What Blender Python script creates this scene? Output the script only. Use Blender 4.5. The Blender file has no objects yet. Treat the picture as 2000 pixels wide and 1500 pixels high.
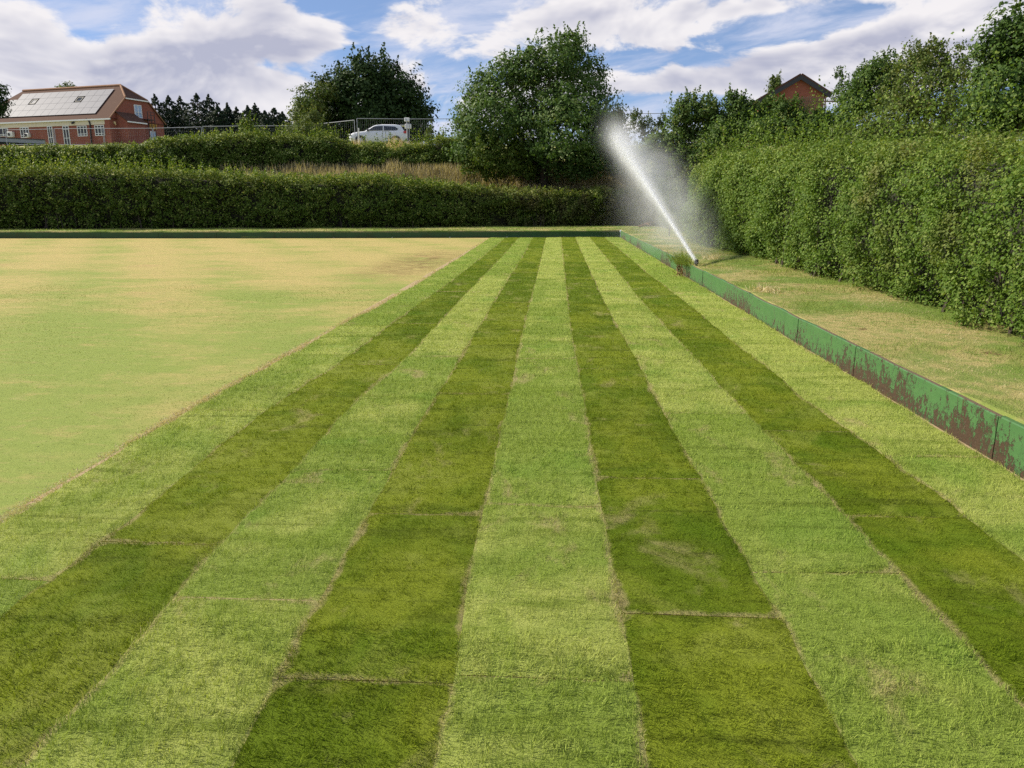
import bpy, bmesh, math, random
import numpy as np
from mathutils import Vector, Matrix, noise as mnoise
random.seed(7); rng = np.random.default_rng(11)
SC = bpy.context.scene
COL = SC.collection
R = math.radians

# ------------------------------------------------------------------ camera
CAM_H, PITCH, YAW, FPX = 1.6, R(13.5), R(3.28), 1500.0
cam_d = bpy.data.cameras.new('camera'); cam = bpy.data.objects.new('camera', cam_d); COL.objects.link(cam)
cam.location = (0, 0, CAM_H); cam.rotation_euler = (math.pi/2-PITCH, 0, YAW)
cam_d.sensor_width = 36; cam_d.lens = 27; cam_d.clip_start = .05; cam_d.clip_end = 3000
SC.camera = cam
SC.view_settings.view_transform = 'Standard'; SC.view_settings.look = 'None'
SC.view_settings.gamma = 1; SC.view_settings.use_curve_mapping = False
SC.view_settings.exposure = 0.64
SC.cycles.use_denoising = False
SC.cycles.max_bounces = 8; SC.cycles.diffuse_bounces = 3; SC.cycles.transmission_bounces = 4
SC.cycles.volume_bounces = 1; SC.cycles.transparent_max_bounces = 8
SC.cycles.volume_step_rate = 0.25; SC.cycles.volume_max_steps = 256
SC.cycles.sample_clamp_indirect = 6

# ------------------------------------------------------------------ node helper
class NT:
    def __init__(s, tree):
        s.t = tree; s.t.nodes.clear()
    def add(s, typ, ins=None, **props):
        n = s.t.nodes.new(typ)
        for k, v in props.items(): setattr(n, k, v)
        for k, v in (ins or {}).items():
            sock = n.inputs[k]
            if hasattr(v, 'links') or isinstance(v, bpy.types.NodeSocket): s.t.links.new(v, sock)
            elif isinstance(v, bpy.types.Node): s.t.links.new(v.outputs[0], sock)
            else: sock.default_value = v
        return n
    def m(s, op, a, b=0.0, c=0.0, clamp=False):
        n = s.add('ShaderNodeMath', {0: a, 1: b, 2: c}, operation=op); n.use_clamp = clamp; return n.outputs[0]
    def vm(s, op, a, b=(0, 0, 0)):
        n = s.add('ShaderNodeVectorMath', {0: a, 1: b}, operation=op)
        return n.outputs['Value'] if op in ('DOT_PRODUCT', 'LENGTH', 'DISTANCE') else n.outputs[0]
    def mix(s, f, a, b, bt='MIX'):
        n = s.t.nodes.new('ShaderNodeMix'); n.data_type = 'RGBA'; n.blend_type = bt
        for i, v in ((0, f), (6, a), (7, b)):
            if isinstance(v, bpy.types.NodeSocket): s.t.links.new(v, n.inputs[i])
            elif i == 0: n.inputs[0].default_value = v
            else: n.inputs[i].default_value = (*v, 1) if len(v) == 3 else v
        return n.outputs[2]
    def mixf(s, f, a, b):
        n = s.t.nodes.new('ShaderNodeMix'); n.data_type = 'FLOAT'
        for i, v in ((0, f), (2, a), (3, b)):
            if isinstance(v, bpy.types.NodeSocket): s.t.links.new(v, n.inputs[i])
            else: n.inputs[i].default_value = v
        return n.outputs[0]
    def noise(s, vec, scale, detail=3, rough=.55, dist=0, out=0, dim='3D'):
        n = s.add('ShaderNodeTexNoise', {'Scale': scale, 'Detail': detail, 'Roughness': rough, 'Distortion': dist}, noise_dimensions=dim)
        if vec is not None: s.t.links.new(vec, n.inputs['Vector'])
        return n.outputs[out]
    def ss(s, v, a, b, lo=0.0, hi=1.0):
        n = s.add('ShaderNodeMapRange', {'Value': v, 'From Min': a, 'From Max': b, 'To Min': lo, 'To Max': hi}, interpolation_type='SMOOTHSTEP')
        return n.outputs[0]
    def xyz(s, v):
        n = s.add('ShaderNodeSeparateXYZ', {0: v}); return n.outputs
    def comb(s, x, y, z):
        return s.add('ShaderNodeCombineXYZ', {0: x, 1: y, 2: z}).outputs[0]
    def attr(s, name):
        return s.add('ShaderNodeAttribute', attribute_name=name).outputs['Fac']
    def pos(s):
        return s.add('ShaderNodeNewGeometry').outputs['Position']

# ------------------------------------------------------------------ world: physical sky with procedural clouds
SUN_EL = R(36); SUN_DIR = Vector((-0.90, 0.20, 0)).normalized()      # horizontal direction towards the sun
W = bpy.data.worlds.new('World'); SC.world = W; W.use_nodes = True; W.cycles.sampling_method = 'MANUAL'; W.cycles.sample_map_resolution = 256
w = NT(W.node_tree)
sky = w.add('ShaderNodeTexSky', sky_type='NISHITA', sun_disc=False, sun_elevation=SUN_EL,
            sun_rotation=math.atan2(SUN_DIR.x, SUN_DIR.y), altitude=50, air_density=.75, dust_density=.1, ozone_density=2.5)
dirv = w.vm('NORMALIZE', w.add('ShaderNodeTexCoord').outputs['Generated'])
dx, dy, dz = w.xyz(dirv)
az = w.m('ARCTAN2', dx, dy)                                   # radians, 0 = +Y, + to the right
el = w.m('ARCSINE', dz)
def sky_at(px, py):
    x = (px-1000)/FPX; y = -(py-750)/FPX
    v = Vector((x, y, -1)); v.rotate(cam.rotation_euler); v.normalize()
    return math.atan2(v.x, v.y), math.asin(v.z)
# cloud layer seen at a grazing angle: flattened towards the horizon
den = w.m('ADD', w.m('MAXIMUM', dz, 0.0), .10)
flat = w.comb(w.m('DIVIDE', dx, den), w.m('DIVIDE', dy, den), 0.0)
ang = w.comb(az, w.m('MULTIPLY', el, 2.1), 3.7)
def cover(shift_el, det=8):
    a = w.comb(az, w.m('MULTIPLY', w.m('ADD', el, shift_el), 2.0), 3.7)
    n1 = w.noise(a, 6.5, det, .60, .35)
    v = w.add('ShaderNodeTexVoronoi', {'Vector': w.vm('ADD', a, w.vm('MULTIPLY', w.vm('SUBTRACT', w.noise(a, 9.0, 2, .6, 0, 1), (.5, .5, .5)), (.16, .16, .16))), 'Scale': 17.0}, feature='F1').outputs[0]
    return w.m('ADD', n1, w.m('MULTIPLY', w.m('SUBTRACT', .42, v), .12))
# (px, py, radius x, radius y, amount): where the photograph has banks of cloud (+) and gaps of blue (-)
BUMPS = [(330, 70, 150, 62, .20), (590, 75, 80, 45, .17), (420, 130, 230, 35, .12), (240, 120, 90, 40, .08), (60, 60, 95, 38, .10),
         (170, 75, 45, 35, -.20), (230, 30, 60, 30, -.16), (700, 60, 45, 70, -.20), (740, 45, 150, 22, .05), (520, 125, 60, 12, -.12),
         (640, 130, 50, 22, -.16), (760, 105, 60, 18, -.10), (860, 130, 60, 30, -.08), (460, 60, 28, 32, -.16), (640, 0, 60, 30, -.16), (430, 5, 40, 22, -.10),
         (930, 95, 120, 35, .07), (900, 10, 120, 22, -.04), (1200, 40, 220, 45, .14), (1430, 100, 140, 22, -.24), (1560, 60, 120, 20, -.30), (1680, 22, 90, 14, -.26),
         (1250, 135, 60, 16, -.10), (1380, 150, 230, 30, .14), (1640, 105, 160, 42, .22), (1800, 60, 170, 50, .28), (1990, 20, 90, 50, .18),
         (1540, 165, 120, 22, .10), (1400, 190, 110, 12, -.12), (1300, 200, 90, 16, -.06), (350, 180, 260, 32, .10), (150, 155, 160, 24, .08),
         (860, 190, 70, 30, .10), (830, 160, 120, 20, .05), (880, 155, 60, 14, -.1), (1500, 15, 130, 14, .10), (1620, 3, 60, 10, .04)]
bias = None
for (bx, by, rx, ry, amt) in BUMPS:
    a0, e0 = sky_at(bx, by)
    u = w.m('DIVIDE', w.m('SUBTRACT', az, a0), rx/FPX); v = w.m('DIVIDE', w.m('SUBTRACT', el, e0), ry/FPX)
    g = w.m('MULTIPLY', w.m('EXPONENT', w.m('MULTIPLY', w.m('ADD', w.m('MULTIPLY', u, u), w.m('MULTIPLY', v, v)), -.6)), amt)
    bias = g if bias is None else w.m('ADD', bias, g)
base = cover(0.0); up = cover(0.010, 4)
c0 = w.m('ADD', base, bias)
c0 = w.m('ADD', c0, w.ss(el, .17, .09, -.005, .055))
dens = w.ss(c0, .498, .605)
lit = w.m('SUBTRACT', base, up)
thick = w.ss(c0, .54, .80)
shade = w.m('ADD', w.m('MULTIPLY', thick, -.62), w.m('MULTIPLY', lit, 3.6))
shade = w.m('ADD', shade, w.m('MULTIPLY', w.m('SUBTRACT', w.noise(ang, 5.0, 3, .5), .5), 1.2))
for (bx, by, rx, ry, amt) in ((1800, 50, 130, 60, .55), (1600, 150, 110, 28, .45), (590, 60, 60, 28, .35), (290, 40, 60, 40, .35), (330, 100, 110, 26, -.30), (1420, 110, 200, 20, -.25), (1740, 72, 80, 14, -.45)):
    a0, e0 = sky_at(bx, by); u = w.m('DIVIDE', w.m('SUBTRACT', az, a0), rx/FPX); v = w.m('DIVIDE', w.m('SUBTRACT', el, e0), ry/FPX)
    shade = w.m('ADD', shade, w.m('MULTIPLY', w.m('EXPONENT', w.m('MULTIPLY', w.m('ADD', w.m('MULTIPLY', u, u), w.m('MULTIPLY', v, v)), -.8)), amt))
shade = w.m('ADD', shade, .85, clamp=True)
cloud = w.mix(shade, (4.3, 4.4, 5.5), (8.3, 8.0, 8.1))
blue = w.mix(1.0, sky.outputs[0], (.62, .80, 1.05), 'MULTIPLY')
blue = w.mix(.28, blue, (5.0, 6.2, 8.0))
veil = w.ss(w.noise(w.comb(w.m('MULTIPLY', az, 1.6), w.m('MULTIPLY', w.m('ADD', el, w.m('MULTIPLY', az, -.12)), 7.5), 9.1), 3.4, 7, .62, .4), .40, .70, 0.0, .75)
skyc = w.mix(veil, blue, (6.6, 6.8, 8.0))
skyc = w.mix(w.m('MULTIPLY', dens, .96), skyc, cloud)
low = w.ss(el, .13, .02, 0.0, .55)
skyc = w.mix(low, skyc, (6.6, 6.7, 7.9))
bg = w.add('ShaderNodeBackground', {'Color': skyc, 'Strength': .072})
w.add('ShaderNodeOutputWorld', {0: bg.outputs[0]})

sun_d = bpy.data.lights.new('sun', 'SUN'); sun = bpy.data.objects.new('sun', sun_d); COL.objects.link(sun)
sun_d.energy = 4.8; sun_d.angle = R(.8); sun_d.color = (1.0, .92, .76)
sv = Vector((SUN_DIR.x*math.cos(SUN_EL), SUN_DIR.y*math.cos(SUN_EL), math.sin(SUN_EL)))
sun.rotation_euler = sv.to_track_quat('Z', 'Y').to_euler(); sun.location = sv*80+Vector((0, 20, 0))

# ------------------------------------------------------------------ measuring helpers
def ray(px, py):
    v = Vector(((px-1000)/FPX, -(py-750)/FPX, -1)); v.rotate(cam.rotation_euler); return v
def gp(px, py, z=0.0):
    d = ray(px, py); t = (z-CAM_H)/d.z; return Vector((0, 0, CAM_H))+d*t
def at(px, py, D):
    d = ray(px, py); t = D/d.y; return Vector((0, 0, CAM_H))+d*t

# ------------------------------------------------------------------ object helpers
def tag(o, label=None, cat=None, group=None, kind=None):
    if label: o['label'] = label
    if cat: o['category'] = cat
    if group: o['group'] = group
    if kind: o['kind'] = kind
    return o
def empty(name, loc=(0, 0, 0), rz=0.0):
    o = bpy.data.objects.new(name, None); COL.objects.link(o); o.location = loc; o.rotation_euler = (0, 0, rz); return o
def link(name, me, mats, parent=None):
    o = bpy.data.objects.new(name, me); COL.objects.link(o)
    for m in (mats if isinstance(mats, (list, tuple)) else [mats]): me.materials.append(m)
    if parent is not None: o.parent = parent
    return o
def mesh_np(name, V, F, attrs=None, smooth=False, vattrs=None):
    """V (n,3), F (m,k) arrays -> mesh; attrs are per-face floats, vattrs per-vertex floats"""
    V = np.ascontiguousarray(V, dtype=np.float32); F = np.ascontiguousarray(F, dtype=np.int32)
    me = bpy.data.meshes.new(name); k = F.shape[1]
    me.vertices.add(len(V)); me.vertices.foreach_set('co', V.ravel())
    me.loops.add(F.size); me.loops.foreach_set('vertex_index', F.ravel())
    me.polygons.add(len(F)); me.polygons.foreach_set('loop_start', np.arange(0, F.size, k, dtype=np.int32))
    if smooth: me.polygons.foreach_set('use_smooth', np.ones(len(F), dtype=bool))
    for n_, a in (attrs or {}).items():
        at_ = me.attributes.new(n_, 'FLOAT', 'FACE'); at_.data.foreach_set('value', np.ascontiguousarray(a, dtype=np.float32))
    for n_, a in (vattrs or {}).items():
        at_ = me.attributes.new(n_, 'FLOAT', 'POINT'); at_.data.foreach_set('value', np.ascontiguousarray(a, dtype=np.float32))
    me.update(calc_edges=True); return me

class MB:
    """collects primitives into one mesh"""
    def __init__(s): s.v = []; s.f = []; s.mi = []
    def poly(s, pts, mi=0):
        b = len(s.v); s.v += [tuple(p) for p in pts]; s.f.append(tuple(range(b, b+len(pts)))); s.mi.append(mi); return s
    def prism(s, pts, off, mi=0):
        """closed prism: polygon pts swept by vector off"""
        b = len(s.v); n = len(pts); off = Vector(off)
        s.v += [tuple(Vector(p)) for p in pts]+[tuple(Vector(p)+off) for p in pts]
        s.f.append(tuple(range(b+n-1, b-1, -1))); s.f.append(tuple(range(b+n, b+2*n))); s.mi += [mi, mi]
        for i in range(n):
            j = (i+1) % n; s.f.append((b+i, b+j, b+n+j, b+n+i)); s.mi.append(mi)
        return s
    def box(s, c, d, mi=0, rz=0.0, axes=None):
        c = Vector(c)
        if axes is None: axes = (Vector((math.cos(rz), math.sin(rz), 0)), Vector((-math.sin(rz), math.cos(rz), 0)), Vector((0, 0, 1)))
        u, v_, w_ = [Vector(a)*(k/2) for a, k in zip(axes, d)]
        return s.prism([c-u-v_-w_, c+u-v_-w_, c+u+v_-w_, c-u+v_-w_], w_*2, mi)
    def tube(s, pts, rad, n=8, mi=0, cap=True):
        pts = [Vector(p) for p in pts]; rad = rad if isinstance(rad, (list, tuple)) else [rad]*len(pts); b = len(s.v)
        for i, p in enumerate(pts):
            t = (pts[min(i+1, len(pts)-1)]-pts[max(i-1, 0)]).normalized()
            a = t.orthogonal().normalized() if i == 0 else (a-t*a.dot(t)).normalized()
            c = t.cross(a)
            for k in range(n):
                q = 2*math.pi*k/n; s.v.append(tuple(p+(a*math.cos(q)+c*math.sin(q))*rad[i]))
        for i in range(len(pts)-1):
            for k in range(n):
                k2 = (k+1) % n; s.f.append((b+i*n+k, b+i*n+k2, b+(i+1)*n+k2, b+(i+1)*n+k)); s.mi.append(mi)
        if cap:
            s.f.append(tuple(range(b+n-1, b-1, -1))); s.f.append(tuple(b+(len(pts)-1)*n+k for k in range(n))); s.mi += [mi, mi]
        return s
    def build(s, name, mats, parent=None, bevel=0.0, smooth=False):
        me = bpy.data.meshes.new(name); me.from_pydata(s.v, [], s.f); me.polygons.foreach_set('material_index', s.mi)
        if smooth: me.polygons.foreach_set('use_smooth', [True]*len(s.f))
        me.update()
        bm = bmesh.new(); bm.from_mesh(me); bmesh.ops.recalc_face_normals(bm, faces=bm.faces[:])
        if bevel: bmesh.ops.bevel(bm, geom=bm.edges[:]+bm.verts[:], offset=bevel, segments=1, affect='EDGES', clamp_overlap=True)
        bm.to_mesh(me); bm.free()
        return link(name, me, mats, parent)

# ------------------------------------------------------------------ materials
def simple(name, col, rough=.6, var=.15, scale=4.0, metal=0.0, bump=0.0, spec=.5):
    m = bpy.data.materials.new(name); m.use_nodes = True; n = NT(m.node_tree)
    f = n.noise(n.pos(), scale, 5, .6)
    c = n.mix(f, tuple(x*(1-var) for x in col), tuple(min(1, x*(1+var)) for x in col))
    p = n.add('ShaderNodeBsdfPrincipled', {'Base Color': c, 'Roughness': rough, 'Metallic': metal, 'Specular IOR Level': spec})
    if bump:
        b = n.add('ShaderNodeBump', {'Height': n.noise(n.pos(), scale*6, 4, .6), 'Strength': bump, 'Distance': .02}); n.t.links.new(b.outputs[0], p.inputs['Normal'])
    n.add('ShaderNodeOutputMaterial', {0: p.outputs[0]}); return m

def leaf_mat(name, colA, colB, colC=None, transl=.35, patch=1.2, rough=.45, extra=None, spec=.4):
    """leaf colours vary per leaf (attribute r) and over the plant; thin leaves let light through"""
    m = bpy.data.materials.new(name); m.use_nodes = True; n = NT(m.node_tree)
    r = n.attr('r'); nz = n.noise(n.pos(), patch, 3, .6)
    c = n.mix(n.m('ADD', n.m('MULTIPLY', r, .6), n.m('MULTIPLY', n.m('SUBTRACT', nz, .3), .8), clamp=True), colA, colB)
    if colC: c = n.mix(n.ss(n.m('ADD', r, n.m('MULTIPLY', nz, .3)), .99, 1.08), c, colC)
    if extra: c = extra(n, c)
    p = n.add('ShaderNodeBsdfPrincipled', {'Base Color': c, 'Roughness': rough+.15, 'Specular IOR Level': spec*.4})
    t = n.add('ShaderNodeBsdfTranslucent', {'Color': n.mix(1.0, c, (1.25, 1.25, .55), 'MULTIPLY')})
    s = n.add('ShaderNodeMixShader', {0: transl, 1: p.outputs[0], 2: t.outputs[0]})
    n.add('ShaderNodeOutputMaterial', {0: s.outputs[0]}); return m

# ------------------------------------------------------------------ setting: levels of the ground
def sstep(a, b, x): t = min(1, max(0, (x-a)/(b-a))); return t*t*(3-2*t)
FAR = [(-60, 30.2), (-34, 31.0), (-23.5, 31.7), (-12.7, 32.3), (2.72, 34.1)]       # foot of the far edging boards
def far_y(x):
    return float(np.interp(x, [p[0] for p in FAR], [p[1] for p in FAR])) if x < 2.72 else 34.1
WALLX = 2.75
HB = [(5.3, -6), (5.0, 0), (4.55, 4), (4.2, 6.8), (4.32, 8.3), (4.48, 10), (4.46, 11.8), (4.35, 13.5), (4.45, 18.8), (4.08, 22.3), (4.1, 24.5), (4.9, 27), (5.2, 30), (5.0, 36), (4.9, 40)]  # foot of right hedge
def hedge_x(y): return float(np.interp(y, [p[1] for p in HB], [p[0] for p in HB]))
def ground_z(x, y):
    n = mnoise.noise(Vector((x*.5, y*.5, 0)))*.03+mnoise.noise(Vector((x*1.9, y*1.9, 5)))*.012
    s = y-far_y(x)
    z = .27+n
    z += sstep(0, 4, s)*.04
    z += sstep(7.5, 12.5, s)*2.9+sstep(14, 21, s)*1.8
    z += max(0, min(s-21, 45))*.07
    if y < 60:
        r = x-(hedge_x(min(y, 40))+2.2)
        z = max(z, .3+n+sstep(0, 7, r)*2.6+max(0, min(r-7, 40))*.05)
    else:
        z = max(z, 0)
    return z

def grid_mesh(name, xs_of, ys, zfun):
    """rows at ys; xs_of(y) gives the x values of the row"""
    V = []; F = []; rows = [xs_of(y) for y in ys]; n = len(rows[0])
    for y, row in zip(ys, rows):
        for x in row: V.append((x, y, zfun(x, y)))
    for j in range(len(ys)-1):
        for i in range(n-1): F.append((j*n+i, j*n+i+1, (j+1)*n+i+1, (j+1)*n+i))
    return np.array(V), np.array(F)

# rough grass of verge, bank and field
def verge_mat():
    m = bpy.data.materials.new('rough_grass'); m.use_nodes = True; n = NT(m.node_tree); P = n.pos()
    x, y, z = n.xyz(P)
    a = n.noise(P, .9, 4, .6); b = n.noise(P, 7, 4, .65); c = n.noise(P, 60, 3, .7)
    col = n.mix(n.ss(a, .40, .58), (.17, .25, .045), (.44, .36, .15))
    col = n.mix(n.ss(b, .45, .7), col, (.20, .25, .06))
    col = n.mix(n.ss(n.noise(P, 2.4, 4, .7), .62, .72), col, (.20, .12, .06))
    col = n.mix(n.m('MULTIPLY', c, .5), col, (.07, .10, .02))
    p = n.add('ShaderNodeBsdfPrincipled', {'Base Color': col, 'Roughness': .9, 'Specular IOR Level': .15})
    bm_ = n.add('ShaderNodeBump', {'Height': n.m('ADD', n.m('MULTIPLY', b, .5), c), 'Strength': .7, 'Distance': .03}); n.t.links.new(bm_.outputs[0], p.inputs['Normal'])
    n.add('ShaderNodeOutputMaterial', {0: p.outputs[0]}); return m
M_VERGE = verge_mat()
ys = [-8+.35*i for i in range(int((34.1+8)/.35)+1)]; ys[-1] = 34.12
def xr(y):
    h = WALLX+.022
    return [h, h+.02, h+.035]+[h+.25*i for i in range(1, 14)]+[h+4+1.2*i for i in range(12)]+[30, 45, 70, 110, 160]
V1, F1 = grid_mesh('r', xr, ys, ground_z)
# far part: rows at constant distance beyond the far boards
ss_ = [.02, .042]+[.02+.3*i for i in range(1, 70)]+[22+2*i for i in range(25)]+[75, 90, 120, 170, 260, 420, 700, 1100]
xs = [-700, -400, -220, -150]+[-110+2*i for i in range(40)]+sorted([-30+.8*i for i in range(90)]+[2.69, 2.73])+[44+3*i for i in range(20)]+[130, 200, 400, 700]
V2 = []; n_ = len(xs)
for s in ss_:
    for x in xs:
        y = far_y(x)+s; V2.append((x, y, ground_z(x, y)))
F2 = [(j*n_+i, j*n_+i+1, (j+1)*n_+i+1, (j+1)*n_+i) for j in range(len(ss_)-1) for i in range(n_-1)]
F2 = [f for f in F2 if not (V2[f[1]][0] <= -60 and False)]
V1[:, 2] = np.where(V1[:, 0] < WALLX+.03, .05, V1[:, 2])
V2 = np.array(V2); V2[:n_, 2] = np.where(V2[:n_, 0] < 2.72, .05, V2[:n_, 2])
Vv = np.vstack([V1, np.array(V2)]); Fv = np.vstack([F1, np.array(F2)+len(V1)])
tag(link('ground', mesh_np('ground', Vv, Fv, smooth=True), M_VERGE), 'rough grass verge and bank around the sunken bowling green', kind='structure')

# old green: close mown, parched, lies left of the new turf
def green_mat():
    m = bpy.data.materials.new('old_green'); m.use_nodes = True; n = NT(m.node_tree); P = n.pos()
    x, y, z = n.xyz(P)
    st = n.vm('MULTIPLY', P, (1.0, 1.0, 1.0))
    a = n.noise(n.vm('MULTIPLY', P, (.30, .55, 1)), 1.0, 5, .62, .6)
    b = n.noise(n.vm('MULTIPLY', P, (.9, 1.6, 1)), 2.2, 5, .65, .3)
    c = n.noise(P, 26, 5, .7); d = n.noise(P, 160, 2, .7)
    far = n.ss(y, 4.5, 21)                                     # drier towards the far end
    band = n.m('MULTIPLY', n.m('SINE', n.m('ADD', n.m('MULTIPLY', n.m('ADD', x, n.m('MULTIPLY', y, .55)), 2.1), n.m('MULTIPLY', a, 1.6))), .17)
    dry = n.m('ADD', n.m('ADD', n.m('MULTIPLY', n.m('SUBTRACT', a, .5), 1.9), n.m('MULTIPLY', far, .62)), n.m('ADD', n.m('MULTIPLY', n.m('SUBTRACT', b, .5), 1.1), band))
    col = n.mix(n.ss(dry, -.14, .86), (.245, .300, .068), (.48, .37, .150))
    col = n.mix(n.m('MULTIPLY', n.ss(b, .58, .72), .4), col, (.46, .33, .14))
    ex = n.m('ADD', x, 3.6); br = n.m('MULTIPLY', n.ss(n.m('ABSOLUTE', ex), 1.5, .1), n.m('MULTIPLY', n.ss(y, 14, 19), n.ss(y, 27, 21)))
    col = n.mix(n.m('MULTIPLY', br, n.ss(n.m('ADD', b, n.m('MULTIPLY', c, .3)), .50, .78)), col, (.20, .12, .055))
    col = n.mix(n.m('MULTIPLY', n.ss(n.noise(n.vm('MULTIPLY', P, (.8, 2.6, 1)), 1.7, 5, .7, .4), .56, .72), .45), col, (.50, .35, .17))
    col = n.mix(n.m('MULTIPLY', n.ss(n.noise(n.vm('MULTIPLY', P, (.6, 2.2, 1)), 2.6, 4, .7), .60, .74), .55), col, (.20, .20, .05))
    vo = n.add('ShaderNodeTexVoronoi', {'Vector': P, 'Scale': .42}, feature='F1')
    bare = n.m('MULTIPLY', n.ss(vo.outputs['Distance'], .26, .05), n.ss(n.m('ADD', c, n.m('MULTIPLY', b, .5)), .55, .85))
    col = n.mix(n.m('MULTIPLY', bare, .65), col, (.46, .30, .15))
    col = n.mix(n.m('MULTIPLY', n.ss(n.noise(n.vm('MULTIPLY', P, (1, 2.0, 1)), 6.5, 5, .75, .4), .48, .68), .45), col, (.19, .235, .05))
    col = n.mix(n.m('MULTIPLY', n.ss(n.noise(n.vm('MULTIPLY', P, (1, 1.8, 1)), 4.0, 5, .75, .4), .54, .72), .40), col, (.46, .36, .17))
    col = n.mix(n.m('MULTIPLY', n.ss(c, .5, .72), .45), col, (.12, .17, .035))
    col = n.mix(n.ss(n.noise(P, 34, 2, .5), .735, .76), col, (.05, .045, .02))
    col = n.mix(n.m('MULTIPLY', d, .35), col, (.14, .17, .04))
    p = n.add('ShaderNodeBsdfPrincipled', {'Base Color': col, 'Roughness': .9, 'Specular IOR Level': .1})
    bb = n.add('ShaderNodeBump', {'Height': n.m('ADD', n.m('MULTIPLY', c, .8), d), 'Strength': .55, 'Distance': .012}); n.t.links.new(bb.outputs[0], p.inputs['Normal'])
    n.add('ShaderNodeOutputMaterial', {0: p.outputs[0]}); return m
# soil under the new turf
def soil_mat():
    m = bpy.data.materials.new('dry_soil'); m.use_nodes = True; n = NT(m.node_tree); P = n.pos()
    c = n.noise(P, 70, 4, .7)
    col = n.mix(c, (.22, .15, .08), (.50, .40, .24))
    p = n.add('ShaderNodeBsdfPrincipled', {'Base Color': col, 'Roughness': .95, 'Specular IOR Level': .1})
    n.add('ShaderNodeOutputMaterial', {0: p.outputs[0]}); return m
M_SOIL = soil_mat()
sb = MB(); sb.poly([(-2.83, -6, .0095), (2.79, -6, .0095), (2.79, 34.0, .0095), (-2.83, 33.4, .0095)])
tag(sb.build('soil_bed', M_SOIL), 'dry soil showing in the joints between the turf rolls', kind='structure')

# ------------------------------------------------------------------ new turf laid in long rolls
TURF = tag(empty('new_turf'), 'strip of freshly laid turf in light and dark rows', kind='structure')
Bpx = [
 [(0,1024),(55,986),(145,937),(230,879),(324,828),(384,794),(435,764),(469,745),(542,704),(597,675),(666,636),(700,615),(725,607),(807,560),(901,502),(954,466)],
 [(0,1205),(100,1130),(170,1075),(230,1031),(299,980),(363,922),(427,871),(478,832),(546,786),(597,747),(666,709),(725,661),(792,611),(856,567.5),(924,519),(961,485),(991,461.7)],
 [(50,1490),(75,1460),(120,1410),(170,1350),(220,1300),(280,1240),(320,1185),(350,1155),(415,1070),(450,1035),(525,965),(590,897),(631,856),(665,815),(702,774),(732,751),(777,714),(811,680),(860,631),(912,569),(942,541),(987,496),(1015.6,461.7)],
 [(455,1500),(490,1425),(530,1345),(555,1295),(580,1245),(615,1190),(640,1140),(670,1085),(715,1015),(750,945),(777,899),(789,875),(819,826),(849,777),(879,729),(909,684),(931,642),(954,609),(976,571),(1002,530),(1025,496),(1042,462)],
 [(845,1500),(865,1395),(885,1340),(900,1280),(900,1210),(915,1125),(930,1030),(960,950),(969,875),(976,837),(991,796),(999,759),(1008,702),(1021,650),(1032,597),(1049,545),(1059,496),(1067,462)],
 [(1270,1495),(1260,1450),(1242,1365),(1235,1300),(1220,1220),(1205,1150),(1190,1065),(1172,980),(1160,900),(1138,775),(1131,726),(1121,681),(1116,642),(1108,602),(1106,553),(1100,504),(1095.7,461)],
 [(1675,1490),(1625,1405),(1590,1325),(1540,1225),(1490,1145),(1450,1085),(1410,1015),(1370,935),(1350,900),(1288,797),(1269,748),(1247,709),(1227,677),(1212,642),(1195,617),(1177,588),(1170,561),(1155,536),(1138,499),(1122,460)],
 [(1992,1370),(1950,1330),(1900,1270),(1840,1205),(1775,1145),(1710,1070),(1645,1000),(1600,955),(1580,934),(1539,889),(1509,859),(1475,822),(1430,777),(1389,732),(1357,701),(1325,664),(1301,637),(1273,610),(1241,575),(1222,548),(1195,516),(1172,489),(1148,459)],
 [(2000,1095),(1950,1060),(1900,1020),(1860,990),(1810,945),(1750,910),(1711,874),(1673,848),(1632,822),(1591,796),(1554,766),(1524,736),(1483,706),(1438,672),(1392,632),(1355,605),(1333,583),(1296,556),(1261,533),(1237,509),(1205,482),(1174,459)],
 [(2000,934),(1759,790),(1643,723),(1471,623),(1350,545),(1308,525),(1256,491.5),(1211,463.5)]]
BX = []
for k, pl in enumerate(Bpx):
    q = sorted([(gp(x, y, .02).y, gp(x, y, .02).x) for x, y in pl])
    Y = np.array([a for a, _ in q]); X = np.array([b for _, b in q])
    if k == 9: X = np.full_like(X, WALLX-.02)
    Xs = X.copy()
    for i in range(1, len(X)-1): Xs[i] = .25*X[i-1]+.5*X[i]+.25*X[i+1]
    BX.append((Y, Xs))
def bnd(k, y):
    Y, X = BX[k]; return np.interp(y, Y, X)
def gx(y): return [-60, -45]+list(np.linspace(-34, float(bnd(0, y))-.004, 60))
yy = list(np.linspace(-8, 30.0, 240))
Vg, Fg = grid_mesh('g', gx, yy, lambda x, y: .008+mnoise.noise(Vector((x*.6, y*.6, 2)))*.006)
# last rows follow the far boards
b0 = len(Vg); nx = len(gx(0)); last = Vg[-nx:].copy(); row = last.copy()
row[:, 1] = [far_y(v[0])+.01 for v in last]; Vg = np.vstack([Vg, row])
Fg = np.vstack([Fg, [(b0-nx+i, b0-nx+i+1, b0+i+1, b0+i) for i in range(nx-1)]])
tag(link('old_green', mesh_np('old_green', Vg, Fg, smooth=True), green_mat()), 'close mown parched bowling green left of the new turf', kind='structure')

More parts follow.
